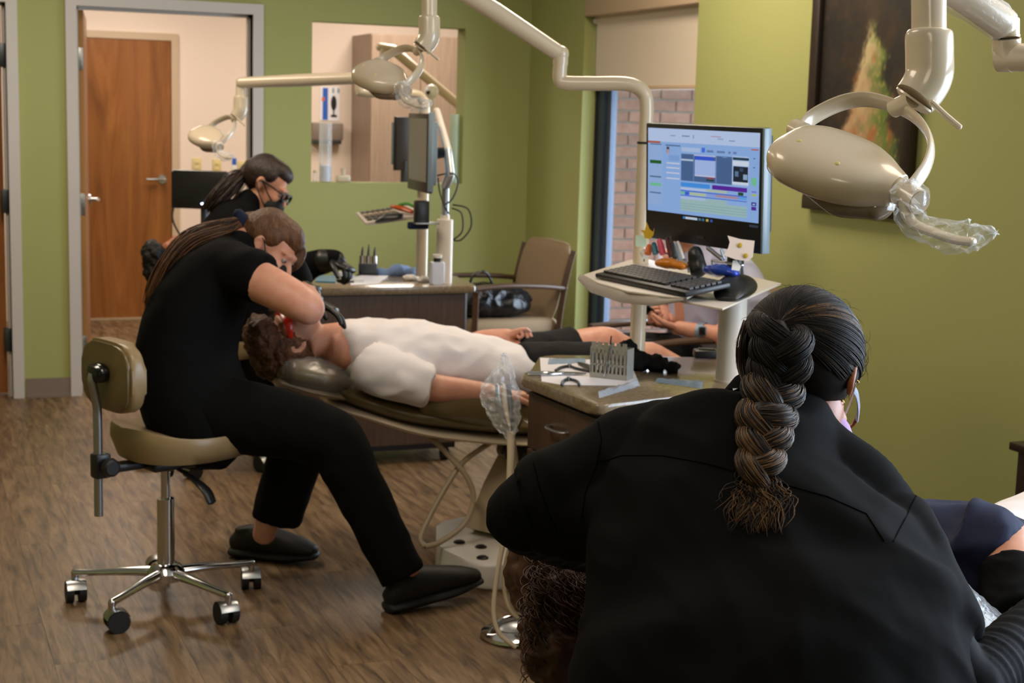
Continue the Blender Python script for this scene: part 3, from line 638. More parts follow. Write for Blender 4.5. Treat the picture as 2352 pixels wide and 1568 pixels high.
# keyboard
kFL, kFR = on(1366, 630, 2, TZ+.012), on(1574, 674, 2, TZ+.012); kx = (kFR-kFL).normalized(); KL = (kFR-kFL).length
ky = V((-kx.y, kx.x, 0)); ky = ky if ky.x > 0 else -ky; tl = R(9); kyt = (ky*math.cos(tl)+V((0, 0, math.sin(tl)))).normalized(); kz = kx.cross(kyt); kz = kz if kz.z > 0 else -kz
KD = .14; kb = thing('keyboard', 'black computer keyboard on the pale tray', 'keyboard', kFL)
KR = frame(kx, kyt, kz)
def K(a, c, h): return kFL+kx*a+kyt*c+kz*h
B().box(K(KL/2, KD/2, -.004), (KL, KD, .014), KR, .004).build('keyboard_body', 'black_plastic', kb)
keym = None; cols = 19
for r_ in range(6):
    for c_ in range(cols):
        if c_ in (14,) : continue
        a = .012+(KL-.024)*(c_+.5)/cols; c = .020+(KD-.036)*(r_+.5)/6
        if r_ == 0 and 3 <= c_ <= 8: continue
        if keym is None:
            q = B().box((0, 0, 0), ((KL-.024)/cols*.86, (KD-.036)/6*.84, .008), None, .0015, 1).build('key', 'key_grey', kb, 0); q.data.transform(M.Translation(OFF[kb.name])); keym = q.data
        else: q = bpy.data.objects.new('key', keym); COL.objects.link(q); q.parent = kb
        q.matrix_local = M.Translation(K(a, c, .006)-kFL) @ KR.to_4x4()
q = B().box((0, 0, 0), ((KL-.024)/cols*5.8, (KD-.036)/6*.84, .008), None, .0015, 1).build('space_bar', 'key_grey', kb, 0); q.data.transform(M.Translation(OFF[kb.name])); q.matrix_local = M.Translation(K(.012+(KL-.024)*6/cols, .020+(KD-.036)*.5/6, .006)-kFL) @ KR.to_4x4()
# mouse
ms = on(1686, 685, 2, TZ-.012); fw_ = (on(1622, 690, 2, TZ-.012)-on(1725, 655, 2, TZ-.012)).normalized(); sd_ = V((-fw_.y, fw_.x, 0))
mo = thing('computer_mouse', 'large black computer mouse on the pale tray', 'mouse', ms)
b = B().tube([ms-fw_*.08+V((0, 0, .016)), ms-fw_*.05+V((0, 0, .029)), ms+V((0, 0, .029)), ms+fw_*.052+V((0, 0, .017)), ms+fw_*.078+V((0, 0, .007))], [(.03, .016), (.049, .031), (.05, .03), (.042, .018), (.03, .007)], 24, up=(0, 0, 1), k=4, cap='round')
for v in b.bm.verts: v.co.z = max(v.co.z, ms.z+.0005)
b.build('mouse_body', 'black_plastic', mo, 70)
B().cyl(ms+fw_*.03-sd_*.003+V((0, 0, .024)), ms+fw_*.03+sd_*.003+V((0, 0, .024)), .008, n=14).build('scroll_wheel', 'key_grey', mo)
B().tube([ms-fw_*.058+V((0, 0, .01)), ms-fw_*.09+sd_*.01+V((0, 0, .05)), ms-fw_*.11+V((0, 0, .03)), ms-fw_*.10-V((0, 0, .005))], .002, 8, k=4).build('mouse_cord', 'black_rubber', mo)
# monitor with its display
sTL, sTR, sBR = P(1484, 282, 4.38), P(1755, 294, 3.96), P(1750, 586, 3.96)
mx_ = (sTR-sTL).normalized(); mz_ = V((-mx_.y, mx_.x, 0)).normalized()
if mz_.dot(CAM-sTL) < 0: mz_ = -mz_
my_ = V((0, 0, -1))-mz_*.05; my_ = (my_-mx_*my_.dot(mx_)).normalized(); mz_ = mx_.cross(my_)
if mz_.dot(CAM-sTL) < 0: mz_ = -mz_
MW, MH = (sTR-sTL).length, (sBR-sTR).length
def S(u, v, h=0): return sTL+mx_*(u*MW)+my_*(v*MH)+mz_*h
mn = thing('monitor', 'lit black computer monitor showing a patient schedule on the near desk', 'monitor', S(.5, 1, 0))
MR = frame(mx_, my_, mz_)
B().box(S(.5, .5, -.012), (MW, MH, .024), MR, .003).build('bezel', 'black_plastic', mn)
B().box(S(.5, .45, -.036), (MW*.94, MH*.8, .03), MR, .01).build('rear_housing', 'slate_blue', mn)
B().box(S(.999, .5, -.012), (.008, MH*.995, .026), MR, .002).build('side_band', 'slate_grey', mn)
SCR = [  # u0,u1,v0,v1,colour
 (0, 1, 0, 1, (150, 188, 245)), (0, 1, 0, .16, (196, 216, 252)), (0, .12, .155, .18, (188, 96, 70)), (0, .145, .18, .93, (158, 190, 240)), (.02, .13, .185, .20, (96, 132, 176)),
 (.02, .13, .385, .425, (24, 100, 40)), (.02, .13, .575, .592, (84, 112, 158)), (.02, .13, .66, .695, (120, 206, 160)), (.02, .13, .77, .785, (84, 112, 158)),
 (.17, .31, .19, .205, (84, 118, 160)), (.18, .205, .215, .285, (70, 66, 80)), (.183, .203, .245, .30, (206, 170, 170)), (.18, .305, .40, .415, (220, 224, 246)), (.18, .305, .455, .47, (220, 224, 246)), (.18, .305, .515, .53, (220, 224, 246)), (.18, .305, .58, .595, (220, 224, 246)), (.20, .30, .31, .38, (136, 176, 236)),
 (.32, .49, .21, .26, (186, 208, 246)), (.505, .535, .20, .255, (70, 120, 240)), (.55, .61, .225, .25, (110, 136, 186)), (.64, .71, .225, .25, (110, 136, 186)), (.74, .76, .225, .25, (110, 136, 186)), (.78, .81, .225, .25, (110, 136, 186)),
 (.32, .78, .285, .60, (76, 108, 158)), (.32, .43, .345, .365, (200, 216, 244)), (.435, .63, .285, .30, (196, 206, 240)), (.445, .615, .30, .345, (52, 92, 224)), (.445, .63, .345, .52, (176, 200, 252)), (.445, .63, .52, .535, (214, 216, 244)), (.55, .62, .535, .555, (150, 70, 100)), (.55, .62, .56, .58, (30, 70, 60)), (.432, .438, .285, .60, (120, 150, 204)), (.632, .64, .285, .60, (120, 150, 204)), (.69, .73, .28, .30, (120, 150, 204)),
 (.775, .915, .27, .60, (188, 212, 252)), (.78, .915, .285, .315, (32, 66, 86)), (.78, .915, .325, .375, (226, 238, 255)), (.785, .91, .385, .56, (22, 34, 54)), (.80, .83, .44, .50, (96, 128, 164)), (.87, .905, .47, .53, (150, 182, 214)), (.84, .87, .40, .44, (58, 78, 108)), (.78, .915, .56, .585, (226, 238, 255)),
 (.32, .585, .62, .67, (70, 156, 244)), (.605, .905, .62, .67, (92, 34, 168)), (.32, .55, .68, .705, (196, 214, 250)), (.55, .735, .675, .705, (190, 206, 190)), (.83, .875, .675, .71, (22, 78, 40)), (.32, .905, .712, .725, (72, 110, 226)), (.32, .36, .728, .755, (120, 206, 160)), (.405, .55, .728, .765, (190, 208, 178)), (.36, .40, .728, .765, (60, 100, 230)), (.56, .64, .728, .755, (150, 172, 240)), (.64, .83, .728, .755, (186, 150, 168)), (.83, .905, .728, .755, (100, 176, 250)), (.32, .905, .768, .778, (72, 110, 226)), (.32, .55, .785, .815, (186, 206, 248)),
 (.32, .735, .815, .955, (168, 202, 204)), (.55, .735, .785, .815, (168, 202, 204)), (.735, .905, .83, .955, (168, 202, 204)), (.32, .905, .865, .869, (120, 160, 176)), (.32, .905, .895, .899, (120, 160, 176)), (.32, .905, .925, .929, (120, 160, 176)),
 (.935, .995, .18, .195, (196, 108, 84)), (.955, .97, .28, .29, (60, 80, 120)), (.955, .97, .38, .39, (60, 80, 120)), (.94, .985, .50, .585, (124, 206, 164)), (.945, .985, .645, .665, (130, 130, 240)), (.945, .985, .68, .70, (186, 204, 70)), (.945, .985, .77, .81, (56, 40, 160)), (.945, .985, .82, .86, (84, 40, 160)), (.955, .975, .785, .80, (190, 210, 250)),
 (.0, .01, .04, .06, (190, 110, 100)), (.22, .27, .075, .085, (126, 150, 198)), (.33, .40, .07, .085, (126, 150, 198)), (.43, .44, .06, .10, (140, 164, 210)), (.59, .68, .06, .07, (196, 150, 180)), (.75, .80, .10, .11, (120, 146, 196)), (.65, .70, .08, .10, (170, 186, 226))]
b = B(); cols_ = []
su0, su1, sv0, sv1 = .022, .972, .040, .755
for i, (a0, a1, c0, c1, cc) in enumerate(SCR):
    if cc not in cols_: cols_.append(cc)
    b.mi = cols_.index(cc); h = .0006+.00004*i
    f = lambda u, v: S(su0+(su1-su0)*u, sv0+(sv1-sv0)*v, h)
    b.quad(f(a0, c0), f(a0, c1), f(a1, c1), f(a1, c0))
for a0, a1, cc in ((.345, .36, (60, 150, 230)), (.365, .47, (206, 220, 245)), (.48, .50, (90, 130, 150)), (.51, .53, (60, 120, 150)), (.545, .565, (206, 190, 90)), (.58, .60, (60, 90, 190)), (.9, .97, (50, 60, 80))):
    if cc not in cols_: cols_.append(cc)
    b.mi = cols_.index(cc); b.quad(S(a0, .772, .0006), S(a0, .792, .0006), S(a1, .792, .0006), S(a1, .772, .0006))
for i, cc in enumerate(cols_): 
    e = mat('screen_%d' % i, cc, .3, emit=.62); e.node_tree.nodes['Principled BSDF'].inputs['Base Color'].default_value = (.01, .01, .012, 1)
b.build('display', ['screen_%d' % i for i in range(len(cols_))], mn, 0)
B().box(S(.5, .93, .001), (.03, .008, .001), MR).build('maker_mark', 'key_grey', mn, 0)
aj = S(.5, .6, -.05); B().tube([aj, aj-mz_*.06, V((pc.x, pc.y, aj.z-.06)), V((pc.x, pc.y, TZ-.02))], [.02, .02, .024, .024], 16, k=3).build('support_arm', 'black_plastic', mn)
# ---------------------------------------------------------------- organiser with pens, notes and odds under the monitor
og = thing('pen_organiser', 'clear wire organiser on the tray below the monitor', 'organiser', tz(1620, 640)+(TZ,))
def T(x, y, d): return P(x, y, d)
for pts in (((1478, 575, 4.42), (1530, 582, 4.34), (1580, 600, 4.26)), ((1635, 598, 4.16), (1680, 605, 4.08), (1706, 610, 4.03))):
    B().tube([T(*q) for q in pts], .0035, 8, k=2).build('rail', 'steel', og)
    for q in (pts[0], pts[-1]): B().tube([T(*q), T(q[0]+2, q[1]+26, q[2])], .0025, 8).build('upright', 'steel', og)
B().cyl(T(1478, 578, 4.41), T(1484, 588, 4.40), .012, n=16).build('roller', 'white_plastic', og)
mat('orange', (226, 108, 44), .4); mat('teal', (60, 122, 146), .4); mat('pink', (226, 84, 112), .4); mat('dark_red', (84, 36, 34), .4); mat('silver_blue', (150, 172, 196), .3, .6); mat('sun_yellow', (226, 178, 24), .55); mat('mint', (214, 240, 216), .6); mat('amber', (206, 120, 14), .35); mat('cobalt', (26, 62, 170), .3); mat('pale_card', (214, 196, 184), .7); mat('bee_yellow', (190, 160, 40), .6)
pens = [(1491, 566, 1488, 577, .010, 'orange', 'orange'), (1502, 561, 1506, 577, .009, 'teal', 'teal'), (1515, 553, 1523, 578, .0095, 'pink', 'pink'), (1532, 549, 1541, 585, .0065, 'dark_red', 'dark red'), (1541, 545, 1550, 590, .0055, 'key_grey', 'dark grey'), (1551, 560, 1562, 592, .006, 'silver_blue', 'silver'), (1557, 556, 1569, 588, .005, 'white_plastic', 'white')]
for i, (x0, y0, x1, y1, r_, mt, cn) in enumerate(pens):
    d_ = 4.385-.019*i; p0, p1 = T(x0, y0, d_), T(x1, y1+6, d_-.01); ax_ = (p1-p0)
    q = thing('pen', cn+' pen or marker standing in the organiser below the monitor', 'pen', p1, 'pens in the organiser')
    B().tube([p0, p0+ax_*.3], [r_*.8, r_*.95], 12, cap='round').build('cap', mt, q); B().tube([p0+ax_*.28, p1], [r_, r_], 12).build('barrel', mt, q)
q = thing('silver_pen', 'slanted silver pen leaning at the right end of the organiser', 'pen', T(1658, 597, 4.10)); B().tube([T(1627, 570, 4.14), T(1657, 594, 4.09)], [.006, .006], 12, cap='round').build('barrel', 'steel', q); B().tube([T(1627, 570, 4.14), T(1624, 567, 4.145)], [.004, .003], 10, cap='round').build('tip', 'dark_steel', q)
q = thing('upright_pen', 'blue-grey pen standing behind the note card', 'pen', T(1663, 594, 4.05)); B().tube([T(1657, 574, 4.07), T(1663, 594, 4.06)], [.004, .004], 12, cap='round').build('barrel', 'silver_blue', q); B().tube([T(1657, 574, 4.07), T(1656, 570, 4.07)], [.003, .002], 10).build('tip', 'steel', q)
# yellow leaf cutout, sticky note, bee card
def cutout(name, px, d, mt, label, cat, th=.003, depth=0):
    c = [T(x, y, d) for x, y in px]; n_ = (c[1]-c[0]).cross(c[2]-c[0]).normalized(); b = B()
    a = [b._v(p) for p in c]; e = [b._v(p+n_*th) for p in c]; b._f(a); b._f(list(reversed(e)))
    for i in range(len(c)): b._f((a[i], a[(i+1) % len(c)], e[(i+1) % len(c)], e[i]))
    return tag(b.build(name, mt, None, 0), label, cat)
cutout('yellow_leaf', [(1471, 528), (1481, 529), (1485, 509), (1492, 526), (1500, 533), (1503, 523), (1501, 540), (1493, 549), (1481, 547), (1478, 536)], 4.345, 'sun_yellow', 'yellow paper leaf stuck to the lower left corner of the monitor', 'decoration')
cutout('sticky_note', [(1460, 540), (1484, 542), (1485, 567), (1460, 565)], 4.42, 'mint', 'pale green sticky note at the left end of the organiser', 'note')
cd_ = cutout('bee_card', [(1671, 541), (1700, 549), (1733, 553), (1729, 590), (1718, 600), (1690, 596), (1662, 586), (1672, 570), (1676, 556)], 3.99, 'pale_card', 'pinkish card printed with two yellow bees below the monitor', 'card', .002)
for x, y in ((1700, 563), (1713, 587)): 
    q = B().ell(T(x, y, 3.985), (.006, .0015, .007), rotto((0, 1, 0), -ray(x, y)), 10).build('bee_print', 'bee_yellow', cd_)
def lump(name, px, rad, mt, label, cat, seed=1):
    b = B().tube([T(*p) for p in px], rad, 16, up=(0, 0, 1), k=3, cap='round'); return tag(remesh(b, name, mt, None, .004, 1, lambda co, n_: co+n_*.004*noise.noise(co*45+V((seed, 0, 0)))), label, cat)
lump('orange_case', [(1515, 603, 4.29), (1540, 605, 4.25), (1570, 611, 4.20)], [(.016, .011), (.022, .015), (.016, .010)], 'amber', 'orange plastic case lying behind the keyboard', 'case', 2)
lump('blue_case', [(1628, 618, 4.10), (1655, 620, 4.05), (1688, 628, 4.0)], [(.018, .012), (.026, .016), (.016, .010)], 'cobalt', 'cobalt blue plastic case lying beside the mouse', 'case', 5)
cutout('white_tag', [(1684, 598), (1692, 597), (1702, 612), (1698, 622), (1680, 620)], 4.0, 'white_plastic', 'small glossy white tag beside the blue case', 'tag', .008)
lump('black_cradle', [(1596, 578, 4.2), (1600, 598, 4.2), (1604, 618, 4.2)], [(.016, .02), (.022, .024), (.026, .026)], 'black_plastic', 'black plastic cradle under the middle of the monitor', 'cradle', 8)

# ---------------------------------------------------------------- people
mat('skin_fair', (214, 158, 134), .5, sub=.12, var=(30, (204, 142, 118)))
mat('skin_warm', (196, 138, 110), .5, sub=.12, var=(30, (184, 124, 96)))
mat('skin_tan', (176, 106, 74), .48, sub=.12, var=(30, (160, 94, 64)))
mat('scrubs_black', (12, 12, 13), .88, spec=.1, bump=(700, .06))
mat('jacket_black', (12, 12, 13), .85, spec=.08, bump=(900, .05))
mat('glove_black', (16, 17, 18), .38, spec=.5)
mat('mask_black', (14, 14, 16), .75)
mat('shoe_black', (16, 16, 17), .6)
mat('shirt_white', (232, 226, 228), .8, spec=.2, bump=(500, .04))
mat('shorts_black', (22, 22, 23), .8, spec=.2)
mat('navy_cotton', (26, 32, 58), .8, spec=.25, bump=(500, .05))
mat('lavender', (186, 190, 220), .8, spec=.2)
mat('hair_dark', (15, 11, 9), .55, spec=.22)
mat('hair_brown', (78, 50, 31), .45, spec=.4, var=(60, (110, 74, 46), (1, 1, .25)), bump=(160, .5, (1, 1, .2)))
mat('hair_boy', (104, 66, 40), .5, spec=.35, var=(50, (78, 48, 28)), bump=(120, .6))
mat('hair_curly', (52, 28, 17), .45, spec=.4, var=(40, (74, 42, 26)))
mat('hair_dark_brown', (42, 26, 18), .42, spec=.45, bump=(160, .5, (1, 1, .2)))
mat('jacket_seam', (4, 4, 4), .95, spec=.05); mat('under_navy', (8, 10, 14), .75, spec=.1); mat('pale_blue', (190, 200, 226), .25); mat('tortoise', (104, 50, 54), .3, var=(160, (190, 110, 60))); mat('lilac', (176, 140, 196), .7)
mat('nickel', (176, 174, 168), .42, .5); film('bag_film', (240, 242, 246), .15, .05, 60)
mat('led_white', (210, 225, 255), .4, emit=4.0); mat('bib_blue', (112, 136, 178), .8); mat('cobalt_soft', (40, 96, 190), .5); film('green_film', (214, 236, 214), .42, .1, 60); mat('milky', (206, 212, 230), .35); mat('glass_orange', (196, 84, 20), .2); mat('glass_green', (70, 150, 60), .3)
mat('hair_gold', (108, 76, 40), .45, spec=.3)
mat('hair_mid', (50, 33, 21), .45, spec=.3)
mat('hair_black', (14, 12, 12), .5, spec=.4, bump=(140, .6))
mat('eye_white', (150, 138, 132), .3); mat('eye_dark', (34, 24, 20), .2)
mat('red_glass', (206, 44, 22), .25); mat('gold', (212, 168, 90), .25, 1.0)
DEP = V((_fw.x, _fw.y, 0)).normalized(); LAT = V((_rt.x, _rt.y, 0)); UPZ = V((0, 0, 1))
def person(label, loc, cat='person'): return thing('person', label, 'person', loc)
def orient(fwd, up):
    f = V(fwd).normalized(); u = V(up); u = (u-f*u.dot(f)).normalized(); return frame(f.cross(u), f, u)
def head(b, c, m_, s=1.0):                                    # x right, y face, z crown
    def q(x, y, z): return V(c)+m_ @ (V((x, y, z))*s)
    def e(p, r): b.ell(q(*p), [v*s for v in r], m_, 20)
    e((0, -.014, .032), (.074, .093, .088)); e((0, .034, -.03), (.057, .060, .085)); e((0, .066, -.098), (.030, .026, .022)); e((0, .05, -.085), (.045, .04, .03))
    e((0, .080, .022), (.052, .018, .012)); e((0, .088, -.072), (.023, .013, .011))
    for sx in (-1, 1):
        e((.033*sx, .072, -.03), (.022, .02, .02)); e((.030*sx, .080, .002), (.013, .012, .008))
        b.tube([q(.073*sx, .004, .022), q(.082*sx, -.014, .02), q(.083*sx, -.02, -.002), q(.077*sx, -.008, -.028), q(.072*sx, .006, -.034)], [.0055*s, .0075*s, .0075*s, .0065*s, .005*s], 8, k=2, cap='round'); e((.074*sx, -.004, -.004), (.006, .013, .026))
    b.tube([q(0, .088, .012), q(0, .100, -.012), q(0, .112, -.032), q(0, .104, -.044)], [(.008*s, .008*s), (.010*s, .010*s), (.014*s, .011*s), (.012*s, .006*s)], 12, k=2, cap='round')
    return q
def eyes(root, c, m_, s=1.0):
    for sx in (-1, 1):
        q = V(c)+m_ @ (V((.030*sx, .081, .0))*s); o = B().ell(q, (.0115*s,)*3, m_, 12).build('eye', 'eye_white', root); B().ell(q+m_ @ V((0, .0085*s, -.001)), (.005*s, .004*s, .005*s), m_, 10).build('iris', 'eye_dark', o)
def hand(b, w, d, n_, s=1.0, curl=.5, side=1, thumb=.6):      # wrist, finger direction, palm-side normal; side=+1: thumb towards n x d
    d = V(d).normalized(); n_ = V(n_); n_ = (n_-d*n_.dot(d)).normalized(); t = n_.cross(d)*side; w = V(w)
    b.tube([w-d*.02*s, w+d*.015*s, w+d*.05*s, w+d*.088*s], [(.024*s, .018*s), (.032*s, .017*s), (.041*s, .0165*s), (.038*s, .013*s)], 14, up=n_, k=2, cap='round')
    for i, (o, L, r) in enumerate(((.029, .070, .0092), (.0098, .078, .0094), (-.0098, .072, .009), (-.0285, .056, .0078))):
        p = w+d*(.084-.006*abs(i-1))*s+t*o*s; a = 0; pts = [p-d*.012*s, p]; c = curl*(1+.12*i)
        for L2 in (.46, .31, .23):
            a += c*(1.0 if L2 > .4 else 1.15); dd = d*math.cos(a)+n_*math.sin(a); p = p+dd*L*L2*s; pts.append(p)
        b.tube(pts, [r*s, r*s, r*.95*s, r*.88*s, r*.75*s], 10, k=1, cap='round')
    p = w+d*.022*s+t*.026*s; dd = (d*.62+t*.72+n_*.25*thumb).normalized(); p2 = p+dd*.04*s; d2 = (d*.85+t*.25+n_*.55*thumb).normalized(); p3 = p2+d2*.032*s; p4 = p3+(d2+n_*.3*thumb).normalized()*.025*s
    b.tube([p-dd*.02*s, p, p2, p3, p4], [.013*s, .0135*s, .0115*s, .0105*s, .008*s], 10, k=1, cap='round')
def shoe(root, ankle, heel, toe, w_=.046, h=.075):            # low trainer on a thick sole
    heel, toe = V(heel), V(toe); d = (toe-heel).normalized(); L = (toe-heel).length; tilt = d.z
    u = V((0, 0, 1)); u = (u-d*u.dot(d)).normalized()
    b = B().tube([heel+d*.02+u*.045, heel+d*.05+u*.060, heel+d*L*.36+u*.066, heel+d*L*.58+u*.062, heel+d*L*.82+u*.052, heel+d*L*.97+u*.044], [(w_*.66, .038), (w_*.82, .05), (w_*.88, .055), (w_*.96, .044), (w_*.98, .033), (w_*.72, .022)], 20, up=u, k=3, cap='round')
    b.tube([heel+d*.05+u*.085, heel+d*.045+u*.108], [(w_*.72, .04), (w_*.7, .037)], 16, up=d)
    up_ = remesh(b, 'shoe', 'shoe_black', root, .006, 2)
    B().tube([heel+d*.004+u*.018, heel+d*.05+u*.02, heel+d*L*.4+u*.018, heel+d*L*.7+u*.02, heel+d*L*1.0+u*.028], [(w_*.8, .018), (w_*1.02, .022), (w_*1.0, .02), (w_*1.12, .02), (w_*.8, .014)], 20, up=u, k=3, cap='round').build('sole', 'shoe_black', up_)
    for k_ in range(4):
        q = heel+d*L*(.50+.075*k_)+u*(.098-.009*k_); sv = d.cross(u)
        B().tube([q-sv*.022-u*.006, q+u*.002, q+sv*.022-u*.006], .003, 6, k=2).build('lace', 'shoe_black', up_)
    return up_
def folds(amp, freq=9., seed=0, stretch=(1, 1, 1)):           # soft cloth creases
    s = V(stretch)
    def f(co, n_):
        p = V((co.x*s.x, co.y*s.y, co.z*s.z))*freq+V((seed, seed*.37, seed*1.7)); a = noise.noise(p); c = noise.noise(p*2.3+V((3, 1, 7)))
        return co+n_*amp*(1-2*abs(a)+.45*c)
    return f
def streaks(b, pts, n, r, spread, mats, root, name, seed=1, taper=True, wob=.004):
    rnd = random.Random(seed); obs = {}
    for i in range(n):
        mt = rnd.choice(mats); bb = obs.setdefault(mt, B()); o = V([rnd.gauss(0, 1) for _ in range(3)]); 
        q = [V(p)+o*(s*.5)+V([rnd.uniform(-wob, wob) for _ in range(3)]) for p, s in zip(pts, spread)]
        bb.tube(q, [r]*(len(q)-1)+[r*.25 if taper else r], 4, k=2)
    for mt, bb in obs.items(): o = bb.build(name, mt, root, 180); o['kind'] = 'stuff'

# --- clinician seated at the middle chair, leaning over the patient
c2 = person('seated clinician in short-sleeved black scrubs leaning over the patient in white', (.9, 4.62, 0))
hc = P(620, 572, 4.80); hm = orient(CR*.74-CU*.54-_fw*.30, CR*.50+CU*.82)
b = B(); head(b, hc, hm, .92)
b.tube([P(548, 575, 4.80), P(566, 556, 4.80), P(590, 552, 4.80), P(610, 556, 4.80)], [.062, .054, .052, .05], 18, k=2)
sh_r, el_r, wr_r = P(560, 628, 4.60), P(708, 708, 4.52), P(700, 668, 4.76)
b.tube([sh_r, P(640, 668, 4.54), P(690, 696, 4.515), el_r], [.066, .060, .055, .050], 20, k=2, cap='round'); b.tube([el_r, P(706, 692, 4.62), wr_r], [.050, .044, .032], 18, k=2, cap='round')
b.tube([P(640, 610, 4.93), P(690, 690, 5.05), P(715, 690, 4.95)], [.055, .048, .034], 18, k=2, cap='round')
an_n, an_f = V((1.45, 4.325, .105)), P(606, 1226, 5.03)
b.tube([P(470, 930, 4.72), P(445, 810, 4.74), P(495, 660, 4.78), P(550, 582, 4.79)], [.10, .10, .09, .05], 18, k=2)     # trunk under the clothes
b.tube([P(470, 930, 4.72), P(620, 968, 4.63), P(770, 1010, 4.60), P(835, 1140, 4.63), P(903, 1264, 4.635), an_n], [.07, .06, .05, .05, .045, .037], 16, cap='round'); b.tube([P(480, 930, 4.74), P(620, 975, 4.92), P(685, 1005, 4.98), P(655, 1090, 5.0), P(628, 1150, 5.0), an_f], [.07, .06, .05, .05, .045, .038], 16, cap='round')
body2 = remesh(b, 'body', 'skin_fair', c2, .0065, 3)
eyes(c2, hc, hm, .92)
b = B()
b.tube([P(470, 975, 4.70), P(452, 930, 4.71), P(436, 870, 4.72), P(430, 800, 4.72), P(452, 716, 4.73), P(494, 648, 4.75), P(534, 598, 4.77), P(556, 572, 4.78)], [(.15, .17), (.165, .185), (.16, .18), (.153, .17), (.145, .18), (.125, .185), (.088, .16), (.058, .075)], 32, up=DEP, k=3, cap='round')
b.tube([P(530, 618, 4.66), P(570, 628, 4.60), P(608, 640, 4.57)], [.086, .082, .074], 22, k=2); b.tube([P(580, 590, 4.9), P(640, 610, 4.93), P(672, 655, 5.0)], [.08, .078, .07], 22, k=2)
scr = remesh(b, 'scrub_top', 'scrubs_black', c2, .0085, 3, folds(.0045, 8, 2))
b = B()
b.tube([P(452, 950, 4.72), P(520, 955, 4.72), P(560, 955, 4.72)], [(.14, .17), (.135, .17), (.11, .14)], 24, up=DEP, k=2, cap='round')
b.tube([P(480, 945, 4.66), P(600, 965, 4.63), P(700, 985, 4.61), P(770, 1010, 4.60)], [.118, .108, .098, .088], 24, k=2, cap='round')
b.tube([P(770, 1010, 4.60), P(800, 1070, 4.605), P(845, 1160, 4.62), P(898, 1268, 4.635), P(926, 1322, 4.64)], [.088, .084, .078, .072, .070], 22, k=2)
b.tube([P(520, 945, 4.85), P(620, 975, 4.92), P(690, 1005, 4.98)], [.115, .105, .09], 22, k=2, cap='round')
b.tube([P(690, 1005, 4.98), P(672, 1070, 5.0), P(650, 1140, 5.02), P(634, 1196, 5.03)], [.09, .088, .084, .080], 22, k=2)
remesh(b, 'trousers', 'scrubs_black', c2, .0085, 3, folds(.004, 9, 5))
shoe(c2, an_n, (1.368, 4.298, 0), (1.680, 4.352, .035), .05); shoe(c2, an_f, on(536, 1275, 2, 0), on(722, 1296, 2, 0)+V((0, 0, .004)), .05)
for w_, d_, n_, cu in ((wr_r, P(672, 636, 4.92)-wr_r, V((0, 0, -1)), .5), (P(716, 690, 4.95), P(775, 716, 4.93)-P(716, 690, 4.95), V((-.3, 0, -1)), .25)):
    g = B(); hand(g, w_, d_, n_, .95, cu, 1); g.tube([V(w_)-V(d_).normalized()*.055, V(w_)+V(d_).normalized()*.01], [.038, .031], 16, cap='round'); g.build('glove', 'glove_black', c2, 70)
# hair: cap, scrunchie, long ponytail down the back
b = B(); q = lambda x, y, z: hc+hm @ (V((x, y, z))*.92)
b.ell(q(0, -.042, .036), (.078, .080, .088), hm, 24); b.ell(q(-.008, .004, .072), (.066, .078, .052), hm, 24); b.ell(q(.058, .0, .045), (.022, .045, .038), hm, 16); b.ell(q(-.058, .05, .02), (.024, .05, .06), hm, 16); b.tube([q(0, -.10, .05), P(556, 508, 4.80), P(548, 516, 4.79)], [.035, .026, .024], 14, cap='round')
remesh(b, 'hair', 'hair_brown', c2, .006, 2, folds(.0014, 60, 3, (1, 1, 1)))
B().tube([P(548, 492, 4.79), P(555, 503, 4.79), P(560, 516, 4.79)], [.018, .024, .02], 14, k=2, cap='round').build('scrunchie', 'navy_cotton', c2)
streaks(None, [P(553, 506, 4.79), P(528, 520, 4.77), P(490, 531, 4.745), P(440, 552, 4.72), P(395, 598, 4.70), P(362, 655, 4.69), P(345, 705, 4.69)], 420, .0022, [.010, .020, .024, .026, .024, .020, .016], ['hair_brown', 'hair_mid', 'hair_brown'], c2, 'ponytail', 4)
# mask and straps
hb = hitter(body2)
mk = B(); mk.ell(q(0, .070, -.058), (.048, .044, .050), hm, 20); mk.build('face_mask', 'mask_black', c2, 70)
B().tube([q(.048, .075, -.035), q(.070, .04, -.02), q(.079, .0, .02), q(.084, -.016, .012), q(.082, -.02, -.02), q(.07, .02, -.05), q(.05, .06, -.075)], .0022, 6, k=3).build('mask_strap', 'mask_black', c2)

# --- patient in the white shirt
YP = 4.92
def yp(x, y, Y=YP): return on(x, y, 1, Y)
p1 = person('reclined patient in a white t-shirt and black shorts on the middle chair', (1.7, 4.92, .45))
hc = yp(668, 782); hm = orient(V((-.26, -.10, .96)), V((-1, 0, -.18)))
b = B(); head(b, hc, hm, .97)
b.tube([yp(705, 790), yp(740, 782), yp(790, 782)], [.058, .055, .066], 18, k=2)
b.tube([yp(780, 800), yp(900, 815), yp(1060, 830), yp(1190, 850)], [(.11, .075), (.15, .09), (.145, .085), (.14, .085)], 22, up=UPZ, k=2, cap='round')
b.tube([yp(860, 850, 4.72), yp(985, 888, 4.66), yp(1060, 897, 4.655), yp(1150, 905, 4.65)], [.055, .048, .042, .030], 18, k=2, cap='round')
b.tube([yp(850, 790, 5.13), yp(1040, 800, 5.17), yp(1110, 782, 5.12), yp(1165, 772, 5.06)], [.055, .046, .040, .029], 18, k=2, cap='round')
b.tube([yp(1200, 835, 5.02), yp(1310, 805, 5.03), yp(1385, 787, 5.03), yp(1420, 800, 5.03), yp(1520, 850, 5.0), yp(1650, 930, 4.98), yp(1700, 960, 4.98)], [.09, .073, .062, .058, .052, .04, .035], 20, k=2, cap='round')
